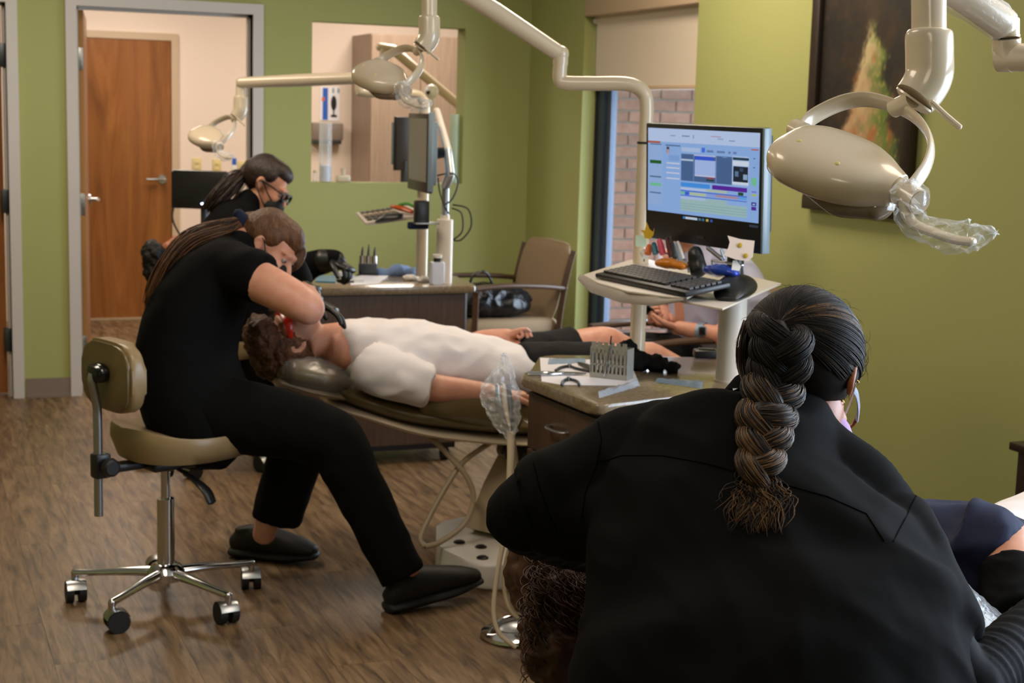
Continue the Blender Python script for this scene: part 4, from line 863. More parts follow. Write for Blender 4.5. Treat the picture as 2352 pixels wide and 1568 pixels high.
b.tube([yp(1200, 855, 4.86), yp(1380, 838, 4.84), yp(1480, 822, 4.83), yp(1515, 832, 4.83), yp(1620, 890, 4.82), yp(1760, 960, 4.82)], [.09, .075, .06, .056, .052, .038], 20, k=2, cap='round')
ex = B(); fw1 = yp(1165, 772, 5.06); hand(ex, fw1, yp(1220, 758, 5.0)-fw1, V((0, -.5, -.8)), .9, .95, -1); wn = yp(1150, 905, 4.65); hand(ex, wn, V((1, 0, -.05)), UPZ*-1, .9, .35, 1)
body1 = remesh(b, 'body', 'skin_fair', p1, .0065, 3, None, ex)
eyes(p1, hc, hm, .97)
b = B(); q = lambda x, y, z: hc+hm @ (V((x, y, z))*.97)
b.ell(q(0, -.030, .045), (.092, .10, .104), hm, 24); b.ell(q(0, .03, .095), (.084, .09, .06), hm, 24); b.ell(q(0, -.06, -.02), (.066, .05, .06), hm, 20)
def tuft(co, n_): return co+n_*(.010*noise.noise(co*42)+.006*noise.noise(co*90))
remesh(b, 'hair', 'hair_boy', p1, .0055, 1, tuft)
B().tube([q(.073, .03, .012), q(.076, .062, .01), q(.06, .092, .006), q(0, .108, .006), q(-.06, .092, .006), q(-.076, .062, .01)], [(.003, .008), (.004, .012), (.004, .015), (.004, .012), (.004, .015), (.004, .012)], 10, up=hm @ V((0, 0, 1)), k=3).build('red_glasses', 'red_glass', p1)
b = B()
b.tube([yp(776, 788), yp(800, 792), yp(850, 806), yp(940, 815), yp(1050, 828), yp(1140, 842), yp(1196, 852)], [(.078, .074), (.125, .088), (.185, .108), (.19, .120), (.178, .106), (.172, .094), (.170, .088)], 34, up=UPZ, k=3)
b.tube([yp(840, 832, 4.76), yp(900, 862, 4.70), yp(984, 886, 4.665)], [(.085, .078), (.088, .080), (.090, .072)], 24, up=UPZ, k=2)
b.tube([yp(850, 790, 5.10), yp(930, 800, 5.15), yp(1000, 806, 5.17)], [.085, .085, .085], 22, k=2)
remesh(b, 'white_shirt', 'shirt_white', p1, .008, 3, folds(.009, 8, 11, (1, 1, 1.6)))
b = B()
b.tube([yp(1185, 850), yp(1215, 850), yp(1240, 845)], [(.168, .085), (.168, .092), (.14, .08)], 26, up=UPZ, k=2, cap='round')
b.tube([yp(1200, 835, 5.02), yp(1270, 818, 5.03), yp(1325, 804, 5.03)], [.102, .096, .088], 22, k=2); b.tube([yp(1200, 855, 4.86), yp(1300, 848, 4.85), yp(1370, 842, 4.84)], [.104, .098, .090], 22, k=2)
remesh(b, 'black_shorts', 'shorts_black', p1, .008, 3, folds(.005, 9, 4))

# --- far clinician with glasses
c3 = person('far clinician with black-rimmed glasses, black mask and brown ponytail', (1.3, 6.5, 0))
hc = P(612, 428, 6.6); hm = orient(CR*.80-CU*.50-_fw*.12, CR*.50+CU*.85)
b = B(); head(b, hc, hm, 1.0); q = lambda x, y, z: hc+hm @ V((x, y, z))
b.tube([P(560, 500, 6.6), P(580, 475, 6.6), P(598, 452, 6.6)], [.07, .056, .052], 16, k=2)
b.tube([P(530, 760, 6.62), P(525, 640, 6.6), P(545, 540, 6.6), P(560, 505, 6.6)], [.12, .12, .11, .07], 16, k=2, cap='round')
remesh(b, 'body', 'skin_warm', c3, .008, 3); eyes(c3, hc, hm)
b = B()
b.tube([P(530, 800, 6.60), P(528, 700, 6.6), P(522, 620, 6.6), P(528, 560, 6.6), P(545, 510, 6.6), P(566, 482, 6.6), P(576, 466, 6.6)], [(.17, .2), (.16, .19), (.15, .19), (.142, .21), (.115, .20), (.075, .12), (.062, .07)], 28, up=DEP, k=3, cap='round')
b.tube([P(570, 530, 6.44), P(630, 585, 6.36), P(676, 640, 6.32)], [.085, .078, .066], 20, k=2, cap='round'); b.tube([P(676, 640, 6.32), P(706, 614, 6.30), P(742, 600, 6.28), P(768, 598, 6.26)], [.066, .058, .05, .044], 18, k=2, cap='round')
b.tube([P(590, 520, 6.78), P(650, 600, 6.84), P(640, 650, 6.7)], [.08, .07, .05], 18, k=2, cap='round')
remesh(b, 'black_jacket', 'jacket_black', c3, .0095, 3, folds(.005, 9, 8))
b = B(); b.tube([P(470, 820, 6.6), P(560, 830, 6.62), P(640, 860, 6.7)], [(.15, .18), (.14, .16), (.09, .1)], 20, up=DEP, k=2, cap='round'); b.tube([P(560, 835, 6.6), P(640, 868, 6.74), P(655, 1000, 6.82), P(658, 1045, 6.86)], [.09, .08, .07, .06], 16, k=2, cap='round'); b.tube([P(640, 850, 6.75), P(720, 870, 6.85), P(730, 1000, 6.9), P(735, 1030, 6.95)], [.09, .08, .07, .06], 16, k=2, cap='round')
remesh(b, 'trousers', 'scrubs_black', c3, .012, 2)
shoe(c3, None, V((1.50, 6.70, 0)), V((1.66, 6.84, .004)), .046); shoe(c3, None, V((1.66, 6.95, 0)), V((1.86, 7.08, .004)), .046)
g = B(); w_ = P(764, 598, 6.26); hand(g, w_, P(800, 618, 6.22)-w_, V((-.2, 0, -1)), 1.1, .85, 1); g.tube([P(744, 600, 6.27), P(772, 599, 6.26)], [.05, .042], 14, cap='round'); g.build('glove', 'glove_black', c3, 70)
b = B(); b.ell(q(0, -.040, .040), (.083, .086, .092), hm, 24); b.ell(q(-.006, .0, .080), (.072, .082, .050), hm, 24); b.ell(q(.060, -.004, .05), (.024, .045, .04), hm, 16); b.tube([q(0, -.10, .04), P(556, 404, 6.6), P(548, 410, 6.6)], [.04, .028, .026], 14, cap='round')
remesh(b, 'hair', 'hair_dark_brown', c3, .0065, 2, folds(.0014, 60, 6))
streaks(None, [P(560, 400, 6.6), P(540, 415, 6.58), P(518, 436, 6.56), P(498, 458, 6.55), P(482, 480, 6.55)], 200, .003, [.012, .03, .036, .034, .026], ['hair_dark_brown', 'hair_mid', 'hair_dark_brown'], c3, 'ponytail', 9)
B().ell(q(0, .072, -.060), (.055, .05, .054), hm, 20).build('face_mask', 'mask_black', c3, 70)
B().tube([q(.05, .07, -.04), q(.07, .04, -.02), q(.08, 0, .01), q(.084, -.018, -.005), q(.075, .01, -.04), q(.05, .06, -.08)], .003, 6, k=3).build('mask_strap', 'mask_black', c3)
gl = B()
for sx in (-1, 1): gl.tube([q(.034*sx, .108, 0)+hm @ V((math.cos(a)*.028, -.004*abs(math.cos(a)), math.sin(a)*.020)) for a in [2*math.pi*i/16 for i in range(17)]], .0055, 8); gl.tube([q(.060*sx, .104, .006), q(.078*sx, .06, .010), q(.083*sx, .0, .012)], .0038, 8, k=2)
gl.tube([q(-.01, .112, .004), q(.01, .112, .004)], .004, 8); gl.build('glasses', 'black_plastic', c3)

# --- nearest patient, lying behind the nearest clinician
p2 = person('nearest reclined patient in a navy shirt with long curly brown hair', (1.6, 2.3, .45))
hc = P(1335, 1275, 2.90); hm = orient(V((-.1, 0, 1)), V((-.95, .2, -.2)))
b = B(); head(b, hc, hm, .95)
b.tube([P(1400, 1280, 2.9), P(1500, 1290, 2.88), P(1560, 1290, 2.87)], [.055, .052, .07], 16, k=2)
b.tube([P(1540, 1300, 2.87), P(1800, 1300, 2.84), P(2150, 1290, 2.80), P(2350, 1300, 2.78)], [(.12, .06), (.15, .08), (.13, .075), (.14, .08)], 20, up=UPZ, k=2, cap='round')
b.tube([P(2310, 1252, 2.66), P(2318, 1300, 2.60), P(2330, 1345, 2.55), P(2350, 1420, 2.48)], [.050, .047, .043, .03], 18, k=2, cap='round')
b.tube([P(2400, 1300, 2.85), P(2560, 1260, 2.95), P(2680, 1340, 3.1), P(2800, 1420, 3.2)], [.08, .07, .055, .04], 16, k=2, cap='round')
ex = B(); w_ = P(2350, 1420, 2.48); hand(ex, w_, V((-.3, .6, -.3)), V((0, 0, -1)), .9, .4, 1)
remesh(b, 'body', 'skin_warm', p2, .008, 3, None, ex); eyes(p2, hc, hm, .95)
b = B(); b.tube([P(1530, 1296, 2.87), P(1640, 1290, 2.86), P(1900, 1285, 2.83), P(2100, 1275, 2.80), P(2240, 1272, 2.77), P(2330, 1285, 2.76)], [(.09, .07), (.18, .09), (.19, .105), (.175, .098), (.165, .088), (.15, .07)], 30, up=UPZ, k=3, cap='round')
b.tube([P(2205, 1225, 2.68), P(2262, 1246, 2.66), P(2312, 1272, 2.635)], [(.075, .07), (.072, .062), (.066, .052)], 22, k=2)
remesh(b, 'navy_shirt', 'navy_cotton', p2, .0085, 3, folds(.009, 8, 21, (1, 1, 1.8)))
b = B(); b.tube([P(2322, 1318, 2.585), P(2332, 1370, 2.535), P(2345, 1420, 2.485)], [.053, .050, .044], 20, k=3)
remesh(b, 'black_arm_sleeve', 'scrubs_black', p2, .006, 2, folds(.0045, 22, 30, (.5, .5, 2)))
b = B(); b.tube([P(2300, 1292, 2.84), P(2400, 1262, 2.92), P(2520, 1252, 3.0), P(2600, 1300, 3.08)], [(.13, .09), (.13, .11), (.11, .105), (.09, .09)], 24, up=UPZ, k=3, cap='round'); b.tube([P(2600, 1300, 3.08), P(2700, 1380, 3.15), P(2780, 1420, 3.2)], [.09, .075, .06], 18, k=2, cap='round')
remesh(b, 'white_trousers', 'shirt_white', p2, .009, 3, folds(.005, 9, 3))
b = B(); q = lambda x, y, z: hc+hm @ (V((x, y, z))*.95); b.ell(q(0, -.03, .05), (.09, .10, .10), hm, 22); b.ell(q(0, .02, .09), (.08, .08, .05), hm, 22); b.tube([P(1300, 1300, 2.88), P(1278, 1400, 2.84), P(1275, 1500, 2.82), P(1285, 1585, 2.82)], [.07, .062, .058, .045], 18, k=2, cap='round'); b.tube([P(1340, 1310, 2.9), P(1330, 1420, 2.86), P(1330, 1540, 2.84)], [.07, .06, .05], 16, k=2, cap='round')
remesh(b, 'hair', 'hair_curly', p2, .007, 1, lambda co, n_: co+n_*(.014*noise.noise(co*26)+.008*noise.noise(co*60)))
rnd = random.Random(12); cb = B()
for i in range(300):
    x0 = rnd.uniform(1215, 1350); y0 = rnd.uniform(1262, 1400); L = rnd.uniform(90, 200); d0 = 2.80+rnd.uniform(-.03, .08); r0 = rnd.uniform(.005, .013); ph = rnd.uniform(0, 6.28); tn = rnd.uniform(2.2, 4.0); dr = rnd.uniform(-28, 8)
    pts = []
    for j in range(22):
        t_ = j/21; a = ph+tn*2*math.pi*t_; c = P(x0+dr*t_, min(y0+L*t_, 1600), d0); pts.append(c+LAT*(r0*math.cos(a))+DEP*(r0*math.sin(a)))
    cb.tube(pts, [.0012]*21+[.0005], 4, k=1)
o = cb.build('curls', 'hair_curly', p2, 180); o['kind'] = 'stuff'
dc2.location = (1.90, 2.24, 0); dc2.rotation_euler = (0, 0, R(-12))
# --- far dark-haired patient
p3 = person('far reclined patient, only the curly black hair showing behind the leaning clinician', (1.5, 6.92, .45))
hc = V((1.155, 6.90, .84)); hm = orient(V((-.25, 0, 1)), V((-1, 0, .1)))
b = B(); head(b, hc, hm, .9); b.tube([hc+V((.06, 0, -.03)), V((1.32, 6.92, .74)), V((1.6, 6.92, .66)), V((1.95, 6.92, .60))], [(.05, .05), (.07, .06), (.15, .09), (.14, .08)], 18, up=UPZ, k=2, cap='round'); b.tube([V((1.95, 6.85, .6)), V((2.3, 6.85, .60)), V((2.45, 6.86, .52))], [.07, .06, .04], 14, k=2, cap='round'); b.tube([V((1.95, 7.0, .6)), V((2.3, 7.0, .60)), V((2.45, 7.0, .52))], [.07, .06, .04], 14, k=2, cap='round')
remesh(b, 'body', 'skin_tan', p3, .012, 2)
b = B(); q = lambda x, y, z: hc+hm @ V((x, y, z)); b.ell(q(0, -.03, .04), (.10, .10, .105), hm, 22); b.ell(q(0, .02, .08), (.09, .09, .06), hm, 20)
remesh(b, 'hair', 'hair_black', p3, .007, 1, lambda co, n_: co+n_*(.014*noise.noise(co*40)+.008*noise.noise(co*90)))
b = B(); b.tube([V((1.34, 6.92, .72)), V((1.5, 6.92, .68)), V((1.7, 6.92, .65)), V((1.98, 6.92, .60))], [(.09, .08), (.17, .10), (.175, .105), (.16, .09)], 22, up=UPZ, k=2, cap='round'); remesh(b, 'grey_shirt', 'slate_grey', p3, .012, 2)
dc3.location = (1.66, 6.92, 0); dc3.scale = (.72, -1, 1)

# --- person waiting in the guest chair, looking at a phone
pw_ = person('seated visitor in a lavender shirt holding a phone behind the lit monitor', (3.0, 5.45, .44))
hc = V((2.93, 5.42, 1.19)); hm = orient(V((-1, -.1, -.45)), UPZ)
b = B(); head(b, hc, hm, .97); b.tube([hc+V((.03, 0, -.09)), V((3.02, 5.43, 1.02))], [.055, .06], 16); b.tube([V((3.06, 5.45, .52)), V((3.06, 5.44, .8)), V((3.03, 5.43, 1.0))], [.12, .12, .08], 16, k=2, cap='round')
nh = P(1560, 752, 6.08); fh = P(1520, 738, 6.2)
nel = P(1668, 770, 5.98)
b.tube([V((3.10, 5.26, .96)), nel+V((.03, .02, .04)), nel, P(1620, 764, 6.02), nh], [.055, .05, .042, .036, .028], 16, k=2, cap='round')
b.tube([V((3.02, 5.62, .95)), P(1525, 705, 6.5), P(1522, 728, 6.32), fh], [.055, .05, .042, .029], 16, k=2, cap='round')
ex = B(); hand(ex, nh, P(1505, 742, 6.12)-nh, V((0, .3, 1)), .95, .45, 1); hand(ex, fh, P(1497, 728, 6.15)-fh, V((0, -1, .4)), .9, .6, -1)
remesh(b, 'body', 'skin_fair', pw_, .0075, 3, None, ex); eyes(pw_, hc, hm, .97)
b = B(); b.tube([V((3.08, 5.45, .50)), V((3.08, 5.45, .62)), V((3.07, 5.44, .82)), V((3.05, 5.43, .95)), V((3.03, 5.43, 1.05))], [(.13, .19), (.13, .185), (.125, .20), (.11, .19), (.06, .07)], 28, up=V((0, 1, 0)), k=3, cap='round')
b.tube([V((3.08, 5.27, .98)), P(1735, 700, 5.95), nel+V((.05, .03, .06))], [.075, .07, .062], 18, k=2, cap='round'); b.tube([V((3.02, 5.62, .97)), P(1560, 690, 6.48), P(1527, 703, 6.48)], [.07, .068, .062], 18, k=2)
remesh(b, 'lavender_shirt', 'lavender', pw_, .009, 3, folds(.006, 10, 5))
b = B(); b.tube([V((3.08, 5.45, .55)), V((2.95, 5.45, .56))], [(.16, .1), (.15, .1)], 20, up=UPZ, cap='round')
for yy in (5.36, 5.55): b.tube([V((3.0, yy, .56)), V((2.75, yy, .575)), V((2.58, yy, .56)), V((2.56, yy, .45)), V((2.55, yy, .12))], [.085, .078, .07, .066, .06], 18, k=2, cap='round')
remesh(b, 'black_trousers', 'shorts_black', pw_, .011, 2, folds(.004, 9, 2))
for yy in (5.36, 5.55): shoe(pw_, None, (2.60, yy, 0), (2.34, yy, .004), .045)
b = B(); b.ell(hc+hm @ V((0, -.03, .04)), (.085, .095, .095), hm, 22); b.ell(hc+hm @ V((0, .012, .07)), (.08, .085, .06), hm, 20); remesh(b, 'hair', 'hair_brown', pw_, .008, 2)
ph = tag(B().box(P(1505, 728, 6.14), (.008, .072, .145), M.Rotation(R(-50), 3, 'Y') @ M.Rotation(R(12), 3, 'Z'), .003).build('phone', 'black_gloss'), 'black phone held by the seated visitor', 'phone')
wc = P(1613, 762, 6.0); wd_ = (P(1620, 764, 6.02)-nh).normalized()
wt = thing('wrist_watch', 'square pale-rimmed watch on the wrist of the seated visitor', 'watch', wc)
B().tube([P(1606, 763, 6.035), P(1620, 764, 6.02)], [.0405, .041], 20).build('strap', 'silver_blue', wt); B().box(P(1613, 760, 5.985), (.034, .012, .040), rotto((0, 1, 0), ray(1613, 760)), .006).build('case', 'silver_blue', wt); B().box(P(1613, 760, 5.977), (.027, .004, .032), rotto((0, 1, 0), ray(1613, 760)), .001).build('face', 'black_gloss', wt)

# --- nearest clinician, seen from behind
c1 = person('nearest clinician seen from behind in a black jacket with a long dark braid', (1.1, 1.75, 0))
hc = P(1846, 868, 2.34); rl = R(13)
h_up = CU*math.cos(rl)+CR*math.sin(rl)+_fw*.72; h_f = _fw*.68-CU*.62+CR*.36
hm = orient(h_f, h_up); q = lambda x, y, z: hc+hm @ (V((x, y, z))*.98)
b = B(); head(b, hc, hm, .98)
b.tube([P(1790, 1010, 2.32), P(1800, 950, 2.33), P(1820, 915, 2.345), P(1838, 885, 2.35)], [.07, .060, .056, .052], 20, k=2)
b.tube([P(1770, 1560, 2.10), P(1765, 1300, 2.2), P(1780, 1080, 2.28), P(1790, 1000, 2.31)], [(.18, .11), (.17, .1), (.15, .08), (.08, .06)], 20, up=DEP, k=2, cap='round')
body_1 = remesh(b, 'body', 'skin_tan', c1, .005, 3); eyes(c1, hc, hm, .98)
# jacket
b = B()
secs = [(1775, 1760, 2.04, .275, .165), (1775, 1640, 2.06, .275, .165), (1778, 1500, 2.10, .272, .16), (1758, 1380, 2.15, .255, .145), (1742, 1260, 2.19, .240, .135), (1738, 1160, 2.23, .225, .115), (1750, 1080, 2.265, .185, .095), (1776, 1022, 2.295, .12, .085), (1780, 998, 2.305, .085, .078)]
b.tube([P(x, y, d) for x, y, d, a, c in secs], [(a, c) for x, y, d, a, c in secs], 44, up=DEP, k=3, cap='round')
b.tube([P(1780, 985, 2.31), P(1640, 985, 2.30), P(1520, 1008, 2.29), P(1430, 1035, 2.28)], [.060, .050, .050, .054], 24, k=2, cap='round')
b.tube([P(1800, 1005, 2.31), P(1900, 1075, 2.29), P(1985, 1150, 2.27), P(2030, 1210, 2.25)], [.06, .058, .058, .054], 24, k=2, cap='round')
b.tube([P(1450, 1050, 2.28), P(1380, 1090, 2.28), P(1310, 1130, 2.29), P(1245, 1165, 2.30)], [.064, .066, .069, .071], 26, k=2, cap='flat')
b.tube([P(1420, 1180, 2.25), P(1330, 1180, 2.28), P(1270, 1190, 2.30)], [.07, .062, .055], 22, k=2, cap='round')
b.tube([P(2020, 1195, 2.25), P(2068, 1290, 2.2), P(2115, 1400, 2.14), P(2150, 1475, 2.10)], [.062, .066, .066, .064], 26, k=2)
def jf(co, n_):
    p = co*7+V((2, 5, 1)); a = noise.noise(p); c = noise.noise(co*15); dg_ = noise.noise(V(((co.x+co.z*.8)*11, (co.y)*6, (co.z-co.x)*3)))
    return co+n_*(.006*(1-2*abs(a))+.003*c+.007*(1-2*abs(dg_)))
jk = remesh(b, 'black_jacket', 'jacket_black', c1, .008, 4, jf)
# undershirt sleeves below the short jacket sleeves
b = B(); b.tube([P(1290, 1125, 2.295), P(1228, 1165, 2.305), P(1200, 1184, 2.31)], [.062, .060, .055], 24, k=2, cap='round'); b.tube([P(1200, 1184, 2.31), P(1270, 1225, 2.46), P(1390, 1270, 2.62), P(1480, 1290, 2.68)], [.055, .048, .042, .034], 22, k=2, cap='round')
remesh(b, 'left_undersleeve', 'scrubs_black', c1, .0065, 3, folds(.003, 16, 2))
b = B(); b.tube([P(2140, 1460, 2.11), P(2185, 1550, 2.075), P(2225, 1580, 2.07)], [.052, .052, .050], 24, k=2, cap='round'); ring = catmull([P(2215, 1590, 2.07), P(2262, 1548, 2.11), P(2310, 1505, 2.16), P(2380, 1440, 2.26), P(2450, 1400, 2.36)], 11)
b.tube(ring, [(.054-.016*i/len(ring))*(1+.045*math.sin(i*2.1)+.02*math.sin(i*.9)) for i in range(len(ring))], 24, cap='round')
remesh(b, 'right_undersleeve', 'under_navy', c1, .0042, 2)
for w_, d_ in ((P(1480, 1290, 2.68), P(1600, 1270, 2.74)-P(1480, 1290, 2.68)), (P(2450, 1400, 2.36), P(2480, 1330, 2.6)-P(2450, 1400, 2.36))):
    g = B(); hand(g, w_, d_, V((0, 0, -1)), .95, .5, 1); g.tube([V(w_)-V(d_).normalized()*.05, V(w_)+V(d_).normalized()*.01], [.04, .032], 14, cap='round'); g.build('glove', 'glove_black', c1, 70)
# standing collar
nb = P(1782, 952, 2.325); ca = (P(1830, 880, 2.35)-P(1782, 960, 2.32)).normalized(); c_s = LAT; c_s = (c_s-ca*c_s.dot(ca)).normalized(); c_d = ca.cross(c_s)
if c_d.dot(DEP) < 0: c_d = -c_d
def col(u, v):
    a = R(-250+320*u); return nb-ca*.018+ca*(.034*v)+c_s*(math.cos(a)*(.088-.004*v))+c_d*(math.sin(a)*(.074-.002*v))
B().grid(col, 56, 5, .004).build('collar', 'jacket_black', c1, 60)
# seams laid on the jacket surface
hj_ = hitter(jk)
def seam(px, name='seam', r=.0010, mt='jacket_seam'):
    pts = []
    for (x0, y0), (x1, y1) in zip(px[:-1], px[1:]):
        for j in range(6):
            t_ = j/6; h = hj_(x0+(x1-x0)*t_, y0+(y1-y0)*t_)
            if h[0]: pts.append(h[0]+h[1]*.0004)
    if len(pts) > 3: B().tube(pts, r, 6).build(name, mt, jk)
seam([(1372, 1062), (1430, 1046), (1520, 1046), (1620, 1064), (1700, 1086), (1800, 1112), (1900, 1140), (1990, 1180), (2040, 1256)])
seam([(1372, 960), (1382, 1010), (1372, 1062), (1345, 1130), (1335, 1200)]); seam([(2108, 1130), (2085, 1180), (2045, 1256)]); seam([(1225, 1062), (1240, 1120), (1262, 1180), (1290, 1240)])
# legs and shoes below the picture edge, resting on the stool
b = B(); b.tube([P(1775, 1760, 2.06), P(1775, 1840, 2.08)], [(.19, .16), (.18, .15)], 24, up=DEP, cap='round')
pel = P(1775, 1800, 2.08); pel.z = .60
st3.location = (pel.x-.02, pel.y-.06, 0); st3.rotation_euler = (0, 0, R(68))
for s in (-1, 1):
    hp = pel+LAT*(.10*s); kn = hp+DEP*.36+LAT*(.14*s)+V((0, 0, -.06)); ak = kn+LAT*(.05*s)+DEP*.02; ak.z = .10
    b.tube([hp, hp*.5+kn*.5, kn, kn*.5+ak*.5, ak], [.095, .09, .075, .07, .06], 18, k=2, cap='round'); hh_ = V((ak.x, ak.y, 0))-DEP*.06; shoe(c1, None, hh_, hh_+DEP*.26+LAT*(.05*s), .045)
remesh(b, 'trousers', 'scrubs_black', c1, .012, 2)
# hair: scalp cap with combed strands running to the braid root, braid, loose tail
b = B(); b.ell(q(0, -.022, .036), (.093, .101, .098), hm, 28); b.ell(q(0, .02, .055), (.084, .085, .072), hm, 24); b.ell(q(-.03, -.060, .0), (.058, .045, .045), hm, 22)
cap = remesh(b, 'hair_cap', 'hair_dark', c1, .005, 3)
cb_ = BVHTree.FromPolygons([v.co+OFF[c1.name] for v in cap.data.vertices], [tuple(p.vertices) for p in cap.data.polygons])
rx, ry = 1790, 745; hit = hitter(cap)
root_p, _n = hit(rx, ry); cen = q(0, -.02, .03); rnd = random.Random(21)
obs = {}
dr0 = (root_p-cen).normalized()
for i in range(3600):
    z = rnd.uniform(-.7, 1); a = rnd.uniform(0, 6.283); d0 = hm @ V((math.sqrt(1-z*z)*math.cos(a), math.sqrt(1-z*z)*math.sin(a), z))
    lo = hm.transposed() @ d0
    if lo.y > .72 and lo.z < .45: continue
    if lo.z < -.12 and lo.y > .0: continue
    if d0.dot(dr0) > .985: continue
    pts = []; jit = rnd.uniform(-.0005, .0016); k_ = 9
    for j in range(k_+1):
        t_ = j/k_; dd = d0.slerp(dr0, t_*.985) if d0.dot(dr0) > -.99 else d0
        h = cb_.ray_cast(cen+dd*.3, -dd)
        if h[0]: pts.append(h[0]+h[1]*(.0008+jit+.0015*math.sin(t_*3.1)))
    if len(pts) < 5: continue
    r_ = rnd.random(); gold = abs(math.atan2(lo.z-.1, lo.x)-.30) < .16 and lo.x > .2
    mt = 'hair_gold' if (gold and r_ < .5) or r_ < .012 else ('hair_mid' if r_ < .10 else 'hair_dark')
    obs.setdefault(mt, B()).tube(pts, [.0008]*len(pts), 4, k=1)
for i in range(160):                                          # fly-away wisps around the outline
    z = rnd.uniform(-.3, 1); a = rnd.uniform(0, 6.283); d0 = hm @ V((math.sqrt(1-z*z)*math.cos(a), math.sqrt(1-z*z)*math.sin(a), z)); h = cb_.ray_cast(cen+d0*.3, -d0)
    if not h[0]: continue
    t1 = V([rnd.gauss(0, 1) for _ in range(3)]); t1 = (t1-d0*t1.dot(d0)).normalized(); p = h[0]; L = rnd.uniform(.012, .035)
    obs.setdefault('hair_dark', B()).tube([p, p+t1*L*.5+d0*L*.25, p+t1*L+d0*L*.2+t1.cross(d0)*L*.4], [.00035, .0003, .0001], 3, k=3)
for mt, bb in obs.items(): o = bb.build('combed_strands', mt, c1, 180); o['kind'] = 'stuff'
br = [P(1788, 742, 2.225), P(1792, 790, 2.215), P(1786, 840, 2.225), P(1768, 890, 2.23), P(1756, 940, 2.22), P(1752, 990, 2.205), P(1744, 1040, 2.19), P(1738, 1085, 2.175)]
hs_ = hitter(jk, cap)
def onb(x, y, d, lift):
    h = hs_(x, y); dd = (h[0]-CAM).dot(_fw) if h[0] else d
    return P(x, y, min(dd, d+.04)-lift)
br = [onb(*a) for a in ((1788, 752, 2.30, .004), (1792, 800, 2.28, .018), (1786, 850, 2.27, .022), (1770, 900, 2.26, .024), (1758, 950, 2.24, .024), (1752, 1000, 2.22, .022), (1744, 1050, 2.2, .018), (1738, 1095, 2.18, .012))]
bp_ = catmull(br, 5); nb_ = len(bp_); hb_ = {}
def lobe(t_, sgn, wd, ln, seed):                              # a plump lock sweeping from the outside to the middle, combed with fine strands
    i = t_*(nb_-1); j = min(int(i), nb_-2); c = bp_[j].lerp(bp_[j+1], i-j); tg = (bp_[j+1]-bp_[j]).normalized(); sd = tg.cross(_fw).normalized()*sgn; ft = -_fw
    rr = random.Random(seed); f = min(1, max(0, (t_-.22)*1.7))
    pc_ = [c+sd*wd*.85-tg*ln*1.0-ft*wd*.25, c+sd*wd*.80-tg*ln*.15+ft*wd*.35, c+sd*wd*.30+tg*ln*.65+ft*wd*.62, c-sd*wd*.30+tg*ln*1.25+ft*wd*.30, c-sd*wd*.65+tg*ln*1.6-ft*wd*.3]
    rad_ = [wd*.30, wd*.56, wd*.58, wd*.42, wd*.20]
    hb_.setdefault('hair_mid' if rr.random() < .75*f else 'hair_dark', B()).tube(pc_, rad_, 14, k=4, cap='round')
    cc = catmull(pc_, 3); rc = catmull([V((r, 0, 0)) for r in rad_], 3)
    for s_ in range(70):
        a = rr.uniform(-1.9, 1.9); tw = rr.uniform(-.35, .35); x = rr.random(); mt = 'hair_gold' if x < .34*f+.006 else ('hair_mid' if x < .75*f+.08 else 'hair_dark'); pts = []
        for m_ in range(len(cc)):
            T_ = (cc[min(m_+1, len(cc)-1)]-cc[max(m_-1, 0)]).normalized(); u_ = (ft-T_*ft.dot(T_)).normalized(); v_ = T_.cross(u_); aa = a+tw*m_/len(cc)
            pts.append(cc[m_]+(u_*math.cos(aa)+v_*math.sin(aa))*(rc[m_].x*1.03+rr.uniform(0, .0012)))
        hb_.setdefault(mt, B()).tube(pts, .0008, 4)
core = B().tube(br, [.014, .025, .027, .026, .024, .021, .018, .014], 16, k=4, cap='round')
remesh(core, 'braid_core', 'hair_dark', c1, .005, 2)
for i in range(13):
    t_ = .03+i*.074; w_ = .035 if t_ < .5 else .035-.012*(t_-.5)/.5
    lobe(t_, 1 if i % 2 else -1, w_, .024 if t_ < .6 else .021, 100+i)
side = [onb(1735, 740, 2.3, .004), onb(1722, 790, 2.3, .006), onb(1724, 850, 2.28, .010), onb(1742, 905, 2.27, .02), onb(1755, 940, 2.24, .022)]
for k_ in range(90):                                           # loose hair at the left of the braid
    rr = random.Random(500+k_); o = LAT*rr.gauss(0, .009)+_fw*rr.uniform(0, .01)
    hb_.setdefault('hair_mid' if rr.random() < .2 else 'hair_dark', B()).tube([p+o+V([rr.uniform(-.003, .003) for _ in range(3)]) for p in side], .0015, 4, k=3)
for k_ in range(520):                                          # open tail below the last tie
    rr = random.Random(900+k_); s0 = rr.gauss(0, 1); e = rr.uniform(.55, 1.0); fx = rr.gauss(0, 1)
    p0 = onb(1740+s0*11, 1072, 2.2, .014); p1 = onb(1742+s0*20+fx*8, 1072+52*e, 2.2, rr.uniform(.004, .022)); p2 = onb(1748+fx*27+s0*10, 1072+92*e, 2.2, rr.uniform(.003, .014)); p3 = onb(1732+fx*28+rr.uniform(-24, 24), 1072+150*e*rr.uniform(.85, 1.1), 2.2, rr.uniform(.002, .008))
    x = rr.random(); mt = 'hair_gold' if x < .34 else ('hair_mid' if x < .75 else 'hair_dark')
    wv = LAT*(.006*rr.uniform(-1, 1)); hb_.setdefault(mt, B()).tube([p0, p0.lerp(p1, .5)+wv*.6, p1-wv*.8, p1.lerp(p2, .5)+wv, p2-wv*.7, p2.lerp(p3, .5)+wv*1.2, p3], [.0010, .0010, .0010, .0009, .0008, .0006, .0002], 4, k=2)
for mt, bb in hb_.items(): o = bb.build('braid', mt, c1, 180); o['kind'] = 'stuff'
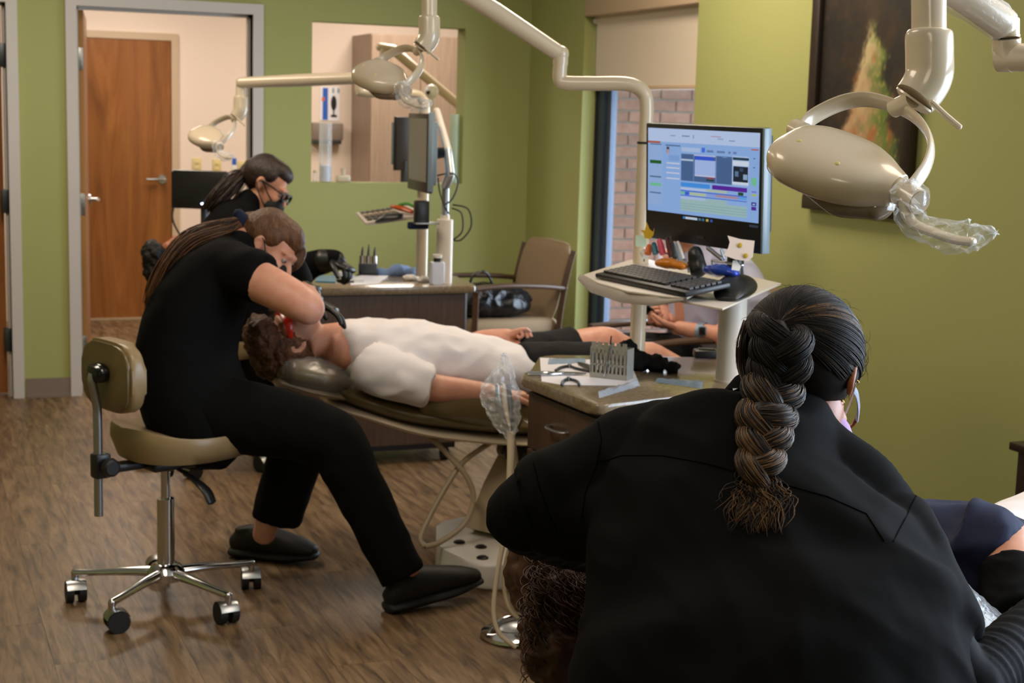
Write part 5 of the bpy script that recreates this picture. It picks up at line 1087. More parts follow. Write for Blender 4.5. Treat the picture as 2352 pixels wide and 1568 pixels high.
# glasses, mask loops, earrings at her right ear
er = q(.078, -.004, -.004)
gl = thing('eyeglasses', 'tortoise and pale blue eyeglasses worn by the nearest clinician', 'glasses', P(1965, 940, 2.40))
B().tube([P(1957, 888, 2.335), P(1968, 905, 2.38), P(1972, 935, 2.43), P(1968, 965, 2.45)], [(.0022, .006), (.0025, .007), (.0025, .0075), (.002, .006)], 8, up=CU, k=2).build('temple', 'pale_blue', gl)
B().tube([P(1972, 948, 2.45), P(1962, 972, 2.46), P(1944, 986, 2.465), P(1924, 992, 2.47)], .0028, 8, k=3).build('lens_rim', 'tortoise', gl)
ms_ = B(); ms_.ell(q(.012, .078, -.066), (.052, .044, .052), hm, 22); ms_.build('face_mask', 'lilac', c1, 70)
for pts in ([(1912, 990, 2.40), (1916, 950, 2.36), (1925, 905, 2.31), (1945, 872, 2.30), (1962, 868, 2.31)], [(1922, 985, 2.41), (1944, 945, 2.38), (1960, 900, 2.335), (1966, 872, 2.32)]):
    B().tube([P(*p) for p in pts], .0018, 6, k=3).build('mask_loop', 'white_plastic', c1)
he = hitter(body_1)
for i, (x, y) in enumerate(((1936, 908), (1934, 920), (1968, 874))):
    h = he(x, y); c = (h[0] if h[0] else P(x, y, 2.32))
    tag(B().ell(c-_fw*.002, (.0018, .0018, .0018), None, 10).tube([c-_fw*.002+CR*(math.cos(a)*.003)+CU*(math.sin(a)*.0035-.003) for a in [2*math.pi*j/12 for j in range(13)]], .0005, 6).build('earring', 'gold'), ['gold stud earring on the earlobe of the nearest clinician', 'small gold hoop below the stud of the nearest clinician', 'thin gold ring at the top of the ear of the nearest clinician'][i], 'earring', 'earrings of the nearest clinician')

# ---------------------------------------------------------------- guest chairs along the window wall
def make_guest(label):
    t = thing('guest_chair', label, 'chair', (0, 0, 0), 'wood guest chairs along the wall', local=True)   # faces -x, wall side +x
    for sy in (-1, 1):
        y = .265*sy
        B().tube([(.27, y, 0), (.235, y, .30), (.225, y, .44), (.255, y, .66), (.30, y, .84)], [(.018, .026)]*5, 4, up=(0, 1, 0), k=2).build('leg', 'chair_wood', t, 30)
        B().tube([(-.27, y, 0), (-.265, y, .4), (-.26, y, .64)], [(.018, .026)]*3, 4, up=(0, 1, 0)).build('leg', 'chair_wood', t, 30)
        B().tube([(-.30, y, .655), (-.1, y, .668), (.12, y, .66), (.262, y, .645)], [(.028, .014), (.03, .014), (.026, .014), (.02, .014)], 10, up=(0, 0, 1), k=3).build('armrest', 'chair_wood', t)
        B().box((0, y, .38), (.48, .022, .05), None, .004).build('side_rail', 'chair_wood', t)
    B().box((-.255, 0, .38), (.022, .51, .05), None, .004).build('front_rail', 'chair_wood', t)
    b = B().box((-.02, 0, .445), (.52, .49, .09), None, .035, 4); b.build('seat', 'guest_fabric', t, 60)
    b = B().tube([(.20, 0, .47), (.225, 0, .55), (.255, 0, .70), (.29, 0, .82), (.305, 0, .865)], [(.225, .022), (.24, .034), (.245, .036), (.24, .034), (.215, .02)], 24, up=(1, 0, 0), k=3, cap='round'); b.build('backrest', 'guest_fabric', t, 60)
    return t
mat('guest_fabric', (136, 116, 92), .85, spec=.2, bump=(300, .2)); mat('leather_black', (16, 17, 20), .28, bump=(60, .35))
g1 = make_guest('empty wood guest chair in the far corner holding a black handbag'); g1.location = (2.93, 7.40, 0); g1.rotation_euler = (0, 0, R(6))
g2 = copy_tree(g1); g2['label'] = 'wood guest chair in which the visitor with the phone sits'; g2.location = (2.99, 5.46, 0); g2.rotation_euler = (0, 0, 0)
for gg in (g1, g2): gg['group'] = 'wood guest chairs along the wall'
hbz = .492; hc0 = V((2.83, 7.30, hbz))
hb1 = thing('handbag', 'slouched shiny black leather handbag on the seat of the corner chair', 'handbag', hc0)
b = B(); b.tube([hc0+V((-.17, .02, .075)), hc0+V((-.10, .0, .09)), hc0+V((.02, 0, .085)), hc0+V((.14, -.01, .07)), hc0+V((.19, -.01, .06))], [(.10, .05), (.13, .085), (.13, .08), (.12, .065), (.08, .04)], 24, up=UPZ, k=3, cap='round')
remesh(b, 'bag_body', 'leather_black', hb1, .009, 2, folds(.010, 14, 9))
B().tube([hc0+V((-.12, -.05, .14)), hc0+V((-.10, -.06, .22)), hc0+V((-.03, -.06, .235)), hc0+V((.02, -.05, .15))], [(.012, .006)]*4, 10, k=4).build('bag_handle', 'leather_black', hb1)
b = B(); b.tube([hc0+V((.08, -.02, .11)), hc0+V((.17, -.03, .10)), hc0+V((.22, -.03, .09))], [(.07, .04), (.07, .045), (.03, .02)], 18, up=UPZ, k=2, cap='round'); remesh(b, 'dark_scarf', 'shorts_black', hb1, .009, 1, lambda co, n_: co+n_*.012*noise.noise(co*40))
# low dark side table at the right edge
stb = P(2337, 1016, 4.55); sx0, sy0 = stb.x, stb.y
tb = thing('side_table', 'dark wood side table at the right edge of the picture', 'table', (sx0+.2, sy0-.1, 0))
B().bx(sx0-.015, sx0+.33, sy0-.5, sy0+.02, stb.z-.025, stb.z, .004).build('table_top', 'frame_wood', tb, 30)
B().bx(sx0+.005, sx0+.31, sy0-.48, sy0, .08, stb.z-.025, .002).build('table_body', 'frame_wood', tb, 30)
for x, y in ((.02, -.46), (.29, -.46), (.02, -.02), (.29, -.02)): B().bx(sx0+x-.015, sx0+x+.015, sy0+y-.015, sy0+y+.015, 0, .09).build('foot', 'frame_wood', tb, 0)

# ---------------------------------------------------------------- painting on the right wall
pt = thing('painting', 'tall dark-framed painting of a rocky cliff on the right wall', 'painting', (XR-.02, 4.87, 1.19))
y0, y1, z0, z1 = 4.53, 5.21, 1.19, 2.22; fw2 = .055
for a in ((XR-.04, XR-.003, y0, y1, z0, z0+fw2), (XR-.04, XR-.003, y0, y1, z1-fw2, z1), (XR-.04, XR-.003, y0, y0+fw2, z0+fw2, z1-fw2), (XR-.04, XR-.003, y1-fw2, y1, z0+fw2, z1-fw2)): B().bx(*a, .006).build('frame_rail', 'frame_wood', pt, 30)
b = B(); NU, NV = 90, 140
b.grid(lambda u, v: V((XR-.018, y1-fw2-u*(y1-y0-2*fw2), z0+fw2+v*(z1-z0-2*fw2))), NU, NV)
b.bm.verts.ensure_lookup_table()
cv = b.build('canvas', 'canvas_paint', pt, 0) if 'canvas_paint' in MATS else None
def mix(a, c, t): t = max(0, min(1, t)); return [x*(1-t)+y*t for x, y in zip(a, c)]
def paint(u, v):                                              # u from left, v from bottom
    n1 = noise.noise(V((u*6, v*8, 3))); n2 = noise.noise(V((u*17, v*22, 9))); n3 = noise.noise(V((u*40, v*46, 5)))
    bgc = mix((26, 22, 19), (60, 44, 27), .4+.8*n1+.3*n2-(.3 if u < .25 else 0)); bgc = mix(bgc, (86, 64, 34), max(0, .55-abs(u-.55)*2.2)*max(0, v-.35)*1.3)
    edge_l = .14+.56*v**1.15+.07*noise.noise(V((v*13, 4, 2)))+.03*n3; edge_r = 1.02-.55*v**1.3+.08*noise.noise(V((v*11, 1, 2)))+.03*n3; top = .74
    if edge_l < u < edge_r and v < top:
        k = (u-edge_l)/max(.02, edge_r-edge_l)
        c = mix((166, 116, 86), (196, 184, 140), v*1.5+.3*n2); c = mix(c, (104, 122, 52), (k-.38)*2.4+.5*n2); c = mix(c, (58, 74, 40), (k-.72)*2+.4*n1); c = mix(c, (40, 42, 24), max(0, n1*.9-.1)); c = mix(c, (206, 170, 96), max(0, n3*1.2-.22)); c = mix(c, (176, 92, 48), max(0, noise.noise(V((u*9, v*9, 77)))*1.6-.35))
        sft = min(1, min(u-edge_l, edge_r-u, top-v)*14); return mix(bgc, c, sft)
    return mix(bgc, (90, 60, 34), max(0, n3*.5))
mt, nt, bs = newmat('canvas_paint'); MATS['canvas_paint'] = mt; at_ = N(nt, 'ShaderNodeVertexColor'); at_.layer_name = 'paint'; nt.links.new(at_.outputs[0], bs.inputs['Base Color']); bs.inputs['Roughness'].default_value = .5
if cv is None: cv = b.build('canvas', 'canvas_paint', pt, 0)
ca_ = cv.data.color_attributes.new('paint', 'FLOAT_COLOR', 'POINT')
for i, v in enumerate(cv.data.vertices):
    w_ = v.co+OFF[pt.name]; u = (y1-fw2-w_.y)/(y1-y0-2*fw2); vv = (w_.z-z0-fw2)/(z1-z0-2*fw2); ca_.data[i].color = (*lin(paint(u, vv)), 1)

# ---------------------------------------------------------------- things on the near desk
def dz(x, y): return on(x, y, 2, ZT)
def sheet(name, px, mt, label, cat, th=.0012, z=0): 
    return tag(B().prism([(dz(*p).x, dz(*p).y) for p in px], ZT+z, ZT+z+th).build(name, mt, None, 0), label, cat)
sheet('paper_sheet', [(1240, 822), (1244, 876), (1290, 884), (1470, 886), (1455, 850), (1400, 828)], 'paper', 'white paper tray liner on the near desk', 'paper')
# instrument cassette: a slotted metal tent
cA, cB = dz(1350, 868), dz(1434, 877); cx_ = (cB-cA).normalized(); cl_ = (cB-cA).length; cb2 = V((-cx_.y, cx_.x, 0)); cb2 = cb2 if cb2.dot(DEP) > 0 else -cb2
cs = thing('instrument_cassette', 'slotted grey metal instrument cassette standing on the white liner', 'instrument rack', cA)
CHh = .108
def cpt(a, h, s=0): return cA+cx_*(a*cl_)+V((0, 0, h))+cb2*(.004+s)
pf = B()
for i in range(9): pf.box(cpt(.06+.11*i, .050, .012), (.0055, .002, .070), frame(cx_, cb2, UPZ))
for h, t_ in ((.008, .016), (.040, .006), (.078, .008)): pf.box(cpt(.5, h, .012), (cl_, .002, t_), frame(cx_, cb2, UPZ))
for i in range(6): pf.box(cpt(.08+.168*i, .100, .012), (.013, .002, .012), frame(cx_, cb2, UPZ))
pf.box(cpt(.5, .088, .012), (cl_*.98, .002, .012), frame(cx_, cb2, UPZ)); pf.build('front_grille', 'nickel', cs, 0)
pb_ = B()
for i in range(9): pb_.box(cpt(.06+.11*i, .050, .06), (.0055, .002, .08), frame(cx_, cb2, UPZ))
for h, t_ in ((.008, .016), (.05, .006), (.085, .01)): pb_.box(cpt(.5, h, .06), (cl_, .002, t_), frame(cx_, cb2, UPZ))
pb_.build('rear_grille', 'nickel', cs, 0)
for a in (0, 1): B().box(cpt(a, .045, .036), (.002, .05, .09), frame(cx_, cb2, UPZ)).build('end_plate', 'nickel', cs, 0)
B().box(cpt(.5, .003, .036), (cl_, .05, .002), frame(cx_, cb2, UPZ)).build('floor_plate', 'nickel', cs, 0)
e_ = thing('dental_explorer', 'slim bright instrument standing in the cassette', 'instrument', cpt(.5, .0, .006))
B().tube([cpt(.42, .012, .004), cpt(.50, .075, .006), cpt(.54, .10, .008)], [.0035, .004, .003], 10, k=2, cap='round').build('handle', 'chrome', e_); B().tube([cpt(.54, .10, .008), cpt(.56, .125, .008)], [.003, .002], 8, cap='round').build('shank', 'dark_steel', e_)
# crumpled black gloves
b = B(); c0 = dz(1468, 850)
for dx, dy, h, r_ in ((0, 0, .03, .042), (.05, -.01, .025, .036), (-.035, .03, .045, .03), (.095, -.035, .018, .024)): b.ell(c0+LAT*dx+DEP*dy+V((0, 0, h)), (r_*1.1, r_, h*.95), None, 16)
tag(remesh(b, 'used_gloves', 'shorts_black', None, .005, 1, lambda co, n_: V((co.x, co.y, co.z)) + n_*(.009*noise.noise(co*45)+.004*noise.noise(co*90)) if co.z > ZT+.006 else V((co.x, co.y, ZT+.0005))), 'crumpled pair of black gloves behind the cassette', 'gloves')
# pliers and bent instruments
def plier(label, px, spread=6, r_=.0038):
    t = thing('orthodontic_pliers', label, 'pliers', dz(*px[1]), 'pliers and clips on the near desk')
    a, c, e = [dz(*p) for p in px]; sd = (c-a).normalized().cross(UPZ); z = V((0, 0, .006))
    for s in (-1, 1): B().tube([a+sd*.016*s+z, a.lerp(c, .5)+sd*.017*s+z, c+sd*.003*s+z], [r_, r_*1.1, r_], 10, k=3, cap='round').build('handle_arm', 'chrome', t); B().tube([c-sd*.004*s+z, c.lerp(e, .5)-sd*.006*s+z, e-sd*.001*s+z], [r_*1.2, r_*1.1, r_*.5], 10, k=3, cap='round').build('jaw', 'chrome', t)
    B().cyl(c+V((0, 0, .001)), c+V((0, 0, .012)), .008, n=16).build('rivet', 'steel', t)
plier('long steel pliers lying across the left edge of the white liner', [(1212, 862), (1290, 862), (1345, 862)])
def clip(label, px):
    t = thing('steel_clip', label, 'clip', dz(*px[1])); z = V((0, 0, .006)); p = [dz(*q_)+z for q_ in px]
    B().tube(p, .0042, 10, k=2, cap='round').build('bent_bar', 'dark_steel', t); B().cyl(p[len(p)//2]-V((0, 0, .005)), p[len(p)//2]+V((0, 0, .007)), .006, n=14).build('hinge_pin', 'steel', t)
clip('bent dark steel clip at the front edge of the white liner', [(1290, 888), (1293, 880), (1306, 875), (1325, 880), (1330, 888)])
clip('bent dark steel clip in the middle of the white liner', [(1276, 855), (1288, 848), (1308, 845), (1322, 850), (1350, 856)])
def pouch(label, px, mt, h=.012, seed=1):
    rr = random.Random(seed); b = B(); c = [dz(*p) for p in px]
    def f(u, v):
        a_ = c[0].lerp(c[1], u); b_ = c[3].lerp(c[2], u); p = a_.lerp(b_, v); return p+V((0, 0, .001+h*math.sin(math.pi*v)*(.6+.4*noise.noise(V((u*5, v*3, seed))))+.004*max(0, noise.noise(V((u*9, v*9, seed*3))))))
    b.grid(f, 18, 8, .0008); return tag(b.build('instrument_pouch', mt, None, 60), label, 'pouch', 'clear sterile pouches on the near desk')
film('pouch_blue', (176, 206, 236), .45, .12, 60); film('pouch_clear', (222, 234, 252), .35, .08, 60)
pouch('pale blue pouch on the back edge of the white liner', [(1258, 838), (1345, 834), (1345, 824), (1262, 824)], 'pouch_blue', .01, 2)
pouch('crumpled clear pouch with tapered ends right of the gloves', [(1505, 878), (1612, 893), (1618, 876), (1515, 872)], 'pouch_blue', .012, 4)
pouch('narrow clear pouch on the front corner of the near desk', [(1376, 915), (1468, 888), (1462, 874), (1372, 902)], 'pouch_clear', .014, 6)
tag(B().tube([dz(1330, 838)+V((0, 0, .006)), dz(1352, 848)+V((0, 0, .008)), dz(1366, 862)+V((0, 0, .006))], [(.006, .004), (.014, .006), (.008, .004)], 12, k=3, cap='round').build('black_clip', 'black_plastic'), 'black rubber grip lying behind the cassette', 'grip')
o_ = on(1622, 822, 2, ZT); bb_ = thing('black_box', 'small black box on the near desk beside the thick post', 'box', o_)
B().box(o_+V((0, 0, .014)), (.08, .05, .026), M.Rotation(R(-20), 3, 'Z'), .006).build('case', 'black_plastic', bb_); B().box(o_+V((0, 0, .029)), (.05, .03, .004), M.Rotation(R(-20), 3, 'Z'), .001).build('lid', 'black_gloss', bb_)
# bagged handpiece holder and its hoses at the left side of the near desk
hp_ = thing('bagged_handpieces', 'clear plastic bag over handpieces hanging at the left side of the near desk', 'bagged instrument', P(1165, 1000, 4.25))
b = B().tube([P(1157, 812, 4.25), P(1160, 842, 4.25), P(1152, 880, 4.25), P(1150, 905, 4.25), P(1158, 945, 4.25), P(1168, 978, 4.25), P(1173, 1003, 4.25)], [(.004, .003), (.022, .016), (.044, .03), (.056, .034), (.046, .03), (.030, .022), (.012, .012)], 22, up=DEP, k=3)
for v in b.bm.verts: v.co += V([random.uniform(-.0055, .0055) for _ in range(3)])
b.build('clear_bag', 'bag_film', hp_, 0)
for i, x in enumerate((1146, 1160, 1172)): B().tube([P(x-4, 885, 4.25+.01*i), P(x, 930, 4.25+.01*i), P(1172, 1000, 4.25)], [.006, .008, .005], 10, k=3, cap='round').build('handpiece', ['steel', 'cream', 'dark_steel'][i], hp_)
B().tube([P(1173, 990, 4.25), P(1174, 1040, 4.25), P(1172, 1100, 4.25), P(1170, 1160, 4.25), P(1160, 1225, 4.25), P(1142, 1320, 4.26), P(1134, 1400, 4.27), P(1146, 1452, 4.27), P(1185, 1486, 4.27)], [.012, .0115, .011, .009, .0075, .0072, .0072, .0072, .0072], 12, k=4).build('hose', 'cream', hp_)
B().tube([P(1179, 1010, 4.27), P(1186, 1060, 4.3), P(1188, 1130, 4.32), P(1180, 1220, 4.35), P(1160, 1300, 4.38), P(1160, 1360, 4.38), P(1172, 1400, 4.36), P(1190, 1420, 4.35)], .0065, 12, k=4).build('hose', 'cream_dark', hp_)
fc = on(1180, 1462, 2, 0); fp = thing('foot_control', 'round chrome foot control on the floor beside the near desk', 'foot control', fc)
B().lathe(fc, [(.095, 0), (.10, .006), (.098, .016), (.07, .024), (.062, .03)], None, 32).build('rim', 'chrome', fp); B().lathe(fc+V((0, 0, .026)), [(.06, 0), (.062, .008), (.045, .02), (.01, .024)], None, 28).build('disc', 'steel', fp)
B().tube([fc+V((-.085, 0, .02)), fc+V((-.05, 0, .055)), fc+V((.02, .01, .058)), fc+V((.075, .01, .022))], .004, 8, k=3).build('guard_wire', 'chrome', fp)
# plastic-wrapped tray in front of the nearest patient
wt_ = thing('wrapped_tray', 'white tray wrapped in clear blue-printed plastic beside the nearest clinician', 'tray', P(2235, 1430, 2.40))
wa, wb, wc_, wd2 = P(2172, 1318, 2.48), P(2196, 1345, 2.36), P(2262, 1462, 2.34), P(2312, 1436, 2.46)
b = B(); b.grid(lambda u, v: wa.lerp(wd2, u).lerp(wb.lerp(wc_, u), v)+V((0, 0, .006*math.sin(3.14*v))), 20, 10, .012); b.build('tray_body', 'white_plastic', wt_, 60)
b = B(); b.grid(lambda u, v: wa.lerp(wd2, u).lerp(wb.lerp(wc_, u), v)+V((0, 0, .012+.008*math.sin(3.14*v)+.004*noise.noise(V((u*9, v*7, 1))))), 26, 14); b.build('plastic_wrap', 'clear_film', wt_, 0)
for i in range(9):
    u0 = .1+.09*i; v0 = .15+.35*((i*7) % 5)/5; b = B(); f = lambda u, v: wa.lerp(wd2, u).lerp(wb.lerp(wc_, u), v)+V((0, 0, .0085+.007*math.sin(3.14*v)))
    b.quad(f(u0, v0), f(u0+.06, v0+.03), f(u0+.08, v0+.28), f(u0+.03, v0+.24)); b.build('blue_print', 'navy_cotton', wt_, 0)

# ---------------------------------------------------------------- computer and clutter on the far desk
def mon(label, tl, tr, H, mt_scr, name='monitor', scr=True):
    mx = (tr-tl); mx.z = 0; W_ = mx.length; mx.normalize(); mz = V((-mx.y, mx.x, 0)); mz = mz if mz.dot(CAM-tl) > 0 else -mz
    t = thing(name, label, 'monitor', (tl+tr)/2-V((0, 0, H))); c = (tl+tr)/2-V((0, 0, H/2)); rm = frame(mx, mz, V((0, 0, 1)))
    B().box(c, (W_, .022, H), rm, .004).build('bezel', 'black_plastic', t)
    B().box(c-mz*.02, (W_*.9, .03, H*.8), rm, .008).build('rear_housing', 'slate_grey', t)
    if scr: B().box(c+mz*.0115+V((0, 0, .012)), (W_*.86, .001, H*.80), rm).build('display', mt_scr, t, 0)
    return t, c, mx, mz
mat('screen_dim', (96, 88, 88), .25, emit=.06)
t2, mc2, _a, _b = mon('slim black monitor turned to the side above the far desk', P(944, 258, 6.78), P(991, 263, 6.36), .335, 'screen_dim')
B().box(P(990, 350, 6.352), (.006, .024, .33), frame(_a, _b, UPZ), .001).build('side_band', 'slate_grey', t2)
pa = on(1019, 650, 2, ZT); ap = thing('monitor_stand', 'pale post with grey jointed arm behind the far monitor', 'monitor arm', pa)
ztop = P(1020, 510, 6.5).z
B().cyl((pa.x, pa.y, ZT), (pa.x, pa.y, ztop), .036, n=28).cyl((pa.x, pa.y, ztop-.001), (pa.x, pa.y, ztop+.02), .02, n=20).build('post', 'offwhite', ap)
j1 = V((pa.x, pa.y, P(1026, 430, 6.5).z)); B().cyl((pa.x, pa.y, ztop+.015), j1, .016, n=16).build('spindle', 'steel', ap)
B().tube([j1, P(1034, 400, 6.52), P(1028, 345, 6.55)], [.02, .02, .018], 14, cap='round').build('lower_arm', 'steel', ap); B().tube([P(1028, 345, 6.55), P(1015, 295, 6.6), P(1003, 255, 6.62)], [.018, .016, .016], 14, cap='round').build('upper_arm', 'offwhite', ap)
B().tube([P(1022, 350, 6.55), P(1000, 352, 6.58)], [.022, .026], 14).build('head_joint', 'black_plastic', ap)
for i, pts in enumerate((((1000, 404, 6.55), (1040, 398, 6.5), (1052, 420, 6.48), (1040, 455, 6.5), (1022, 470, 6.5)), ((1040, 470, 6.5), (1075, 480, 6.48), (1082, 520, 6.48), (1060, 550, 6.5), (1042, 552, 6.5)), ((1038, 478, 6.5), (1060, 490, 6.48), (1062, 530, 6.48), (1042, 550, 6.5)), ((1006, 408, 6.55), (1010, 440, 6.54), (1020, 470, 6.52), (1030, 490, 6.5)))):
    B().tube([P(*p) for p in pts], .0035, 8, k=4).build('cable', 'black_rubber', ap)
# keyboard shelf of the far desk
def tray_far():
    c = [P(818, 488, 6.9), P(840, 512, 6.62), P(984, 492, 6.50), P(936, 470, 6.8)]
    t = thing('keyboard', 'pale keyboard on a tilted tray above the far desk', 'keyboard', c[1])
    b = B(); n_ = (c[1]-c[0]).cross(c[3]-c[0]).normalized(); n_ = n_ if n_.z > 0 else -n_
    v0 = [b._v(p) for p in c]; v1 = [b._v(p-n_*.012) for p in c]; b._f(v0); b._f(list(reversed(v1)))
    for i in range(4): b._f((v0[i], v0[(i+1) % 4], v1[(i+1) % 4], v1[i]))
    b.build('tray_plate', 'offwhite', t, 0)
    for i in range(6):
        for j in range(4):
            u0, u1, w0, w1 = .06+i*.1, .14+i*.1, .1+j*.2, .25+j*.2; f = lambda u, w: c[0].lerp(c[3], u).lerp(c[1].lerp(c[2], u), w)+n_*.006
            b = B(); a = [b._v(f(u0, w0)), b._v(f(u1, w0)), b._v(f(u1, w1)), b._v(f(u0, w1))]; e = [b._v(x.co-n_*.007) for x in a]; b._f(a); b._f(list(reversed(e)))
            for k_ in range(4): b._f((a[k_], a[(k_+1) % 4], e[(k_+1) % 4], e[k_]))
            b.build('key', 'key_grey' if j != 1 else 'cream_dark', t, 0)
    m_ = thing('computer_mouse', 'black computer mouse on the tilted far tray', 'mouse', P(897, 503, 6.56)); B().tube([P(868, 507, 6.6), P(890, 500, 6.57), P(918, 497, 6.53)], [(.022, .008), (.034, .018), (.024, .012)], 16, up=n_, k=3, cap='round').build('mouse_body', 'black_plastic', m_); B().tube([P(870, 504, 6.59), P(878, 501, 6.585)], [.006, .006], 8).build('scroll_wheel', 'key_grey', m_)
    g = thing('safety_glasses', 'orange and green safety glasses lying on the far tray', 'glasses', P(925, 476, 6.6)); B().tube([P(902, 474, 6.65), P(922, 478, 6.6), P(946, 486, 6.55)], [(.012, .008), (.02, .012), (.012, .008)], 12, up=UPZ, k=2, cap='round').build('lens', 'glass_orange', g); B().tube([P(918, 470, 6.62), P(935, 468, 6.6), P(950, 474, 6.57)], .007, 8, k=2, cap='round').build('temple', 'glass_green', g)
    k_ = thing('charger_box', 'dark box with cables under the right end of the far tray', 'box', P(968, 500, 6.5)); B().box(P(968, 490, 6.5), (.06, .05, .11), None, .008).build('case', 'black_plastic', k_); B().box(P(960, 518, 6.5), (.09, .03, .03), None, .006).build('clip', 'navy_cotton', k_); B().box(P(975, 512, 6.5), (.11, .09, .006), None, .002).build('bracket', 'steel', k_)
tray_far()
# bottle
bt = on(1003, 652, 2, ZT); bo = thing('spray_bottle', 'translucent white bottle with dark neck on the far desk', 'bottle', bt)
B().prism(roundpoly([(bt.x-.032, bt.y-.02), (bt.x+.032, bt.y-.02), (bt.x+.032, bt.y+.02), (bt.x-.032, bt.y+.02)], .012), ZT, ZT+.098, .006).build('bottle_body', 'milky', bo); B().cyl(bt+V((0, 0, .098)), bt+V((0, 0, .118)), .016, n=18).build('neck', 'black_plastic', bo); B().cyl(bt+V((0, 0, .116)), bt+V((0, 0, .13)), .022, n=20).build('cap', 'white_plastic', bo)
# instrument holder: three bright tubes with handles
ih = on(845, 632, 2, ZT); it = thing('instrument_holder', 'group of chrome tubes holding instruments on the far desk', 'instrument holder', ih)
for i, dx in enumerate((-.028, 0, .028)):
    B().cyl(ih+LAT*dx+V((0, 0, .002)), ih+LAT*dx+V((0, 0, .09)), .0125, n=18).build('tube', 'chrome', it)
    B().tube([ih+LAT*dx+V((0, 0, .085)), ih+LAT*dx+V((.002, 0, .115)), ih+LAT*dx+V((.003, 0, .13+.012*(i == 1)))], [.006, .005, .002], 10, cap='round').build('handle', 'dark_steel', it)
B().box(ih+V((0, 0, .03)), (.085, .03, .05), frame(LAT, DEP, UPZ), .004).build('block', 'dark_steel', it); B().box(ih+V((0, 0, .003)), (.10, .05, .006), frame(LAT, DEP, UPZ), .002).build('base', 'dark_steel', it)
sheet('paper_sheet', [(868, 652), (900, 628), (860, 626), (800, 640), (806, 655)], 'paper', 'white paper sheets under the chrome holder on the far desk', 'paper', .002)
sheet('teal_pouch', [(724, 648), (770, 650), (772, 636), (728, 634)], 'teal', 'teal and white instrument pouch at the left of the far desk', 'pouch', .006)
for i, (x, y, s, mt, lb, nm) in enumerate(((778, 634, .03, 'paper', 'white folded gauze nearest the gloved hand', 'gauze_pad'), (800, 640, .026, 'milky', 'pale plastic tray beside the chrome holder', 'plastic_cup'), (822, 648, .026, 'white_plastic', 'white cotton roll box at the front of the far desk', 'roll_box'), (806, 650, .014, 'black_plastic', 'small black plug at the front of the far desk', 'black_plug'), (942, 644, .028, 'offwhite', 'crumpled cream wipe left of the bottle', 'wipe'), (972, 648, .024, 'offwhite', 'crumpled cream wipe touching the bottle', 'wipe'))):
    c = on(x, y, 2, ZT); b = B()
    if nm == 'wipe':
        b.ell(c+V((0, 0, .012)), (s*1.3, s, .014), None, 14); b.ell(c+V((s*.7, 0, .01)), (s*.8, s*.7, .012), None, 14); o = remesh(b, nm, mt, None, .004, 1, lambda co, n_: co+n_*.006*noise.noise(co*80) if co.z > ZT+.004 else V((co.x, co.y, ZT+.0005)))
    else:
        b.prism(roundpoly([(c.x-s, c.y-s*.7), (c.x+s, c.y-s*.5), (c.x+s*.9, c.y+s*.7), (c.x-s*.8, c.y+s*.6)], .006), ZT+.0025, ZT+.0025+s*.55, .003); o = b.build(nm, mt)
    tag(o, lb, nm.replace('_', ' ').split()[-1])
c = on(915, 634, 2, ZT); b = B()
for dx, r_, h in ((-.07, .05, .02), (0, .06, .032), (.06, .045, .024)): b.ell(c+LAT*dx+DEP*.03+V((0, 0, h*.6)), (r_, r_*.7, h), None, 16)
tag(remesh(b, 'blue_cloth', 'bib_blue', None, .006, 1, lambda co, n_: co+n_*.01*noise.noise(co*30) if co.z > ZT+.006 else V((co.x, co.y, ZT+.0005))), 'crumpled pale blue bib at the back of the far desk', 'bib')

# ---------------------------------------------------------------- monitor in front of the doorway
t3, mc3, _a, _b = mon('black monitor seen from behind in front of the open doorway', P(395, 393, 7.6), P(525, 396, 7.55), .185, 'screen_dim', scr=False)
B().box(P(460, 434, 7.56), (.283, .02, .184), frame(_a, _b, UPZ), .006).build('back_cover', 'black_plastic', t3); B().ell(P(466, 468, 7.54), (.012, .006, .006), frame(_a, _b, UPZ), 12).build('indicator', 'led_white', t3)
mp3 = P(470, 470, 7.62); B().cyl((mp3.x, mp3.y, .02), (mp3.x, mp3.y, mp3.z), .02, n=16).cyl((mp3.x, mp3.y, 0), (mp3.x, mp3.y, .02), .16, n=28).build('floor_stand', 'dark_steel', t3)
B().tube([P(400, 470, 7.6), P(396, 500, 7.6), P(408, 530, 7.6), P(430, 560, 7.6), P(468, 590, 7.6)], .005, 8, k=4).build('cable', 'black_rubber', t3)

# ---------------------------------------------------------------- beyond the openings
for i, (x, y, w_) in enumerate(((452, 379, .065), (498, 382, .062), (557, 386, .07))):
    p = on(x, y, 1, YB); t = thing('outlet_plate', ['ivory wall plate nearest the wooden door in the hall', 'small ivory wall plate in the middle of the hall wall', 'ivory wall plate with a black plug at the right of the hall wall'][i], 'outlet', (p.x, YB, p.z))
    B().box((p.x, YB-.004, p.z), (w_, .008, .105), None, .003).build('plate', 'ivory', t); B().box((p.x, YB-.010, p.z+.02), (.03, .006, .026), None, .003).box((p.x, YB-.010, p.z-.02), (.03, .006, .026), None, .003).build('socket', 'clear_amber' if i == 1 else 'ivory', t)
    if i == 2: B().box((p.x, YB-.03, p.z-.02), (.03, .04, .03), None, .006).build('plug', 'black_plastic', t)
p = on(538, 374, 1, YB); tg = thing('blue_tag', 'small blue and white tag on the hall wall', 'tag', (p.x, YB, p.z)); B().box((p.x, YB-.003, p.z+.01), (.03, .005, .05), None, .001).build('tag_face', 'cobalt_soft', tg); B().box((p.x, YB-.003, p.z-.04), (.035, .005, .05), None, .001).build('tag_tail', 'white_plastic', tg)
cbx = on(851, 300, 1, 10.62).x; cbr = on(1075, 300, 1, 10.62).x
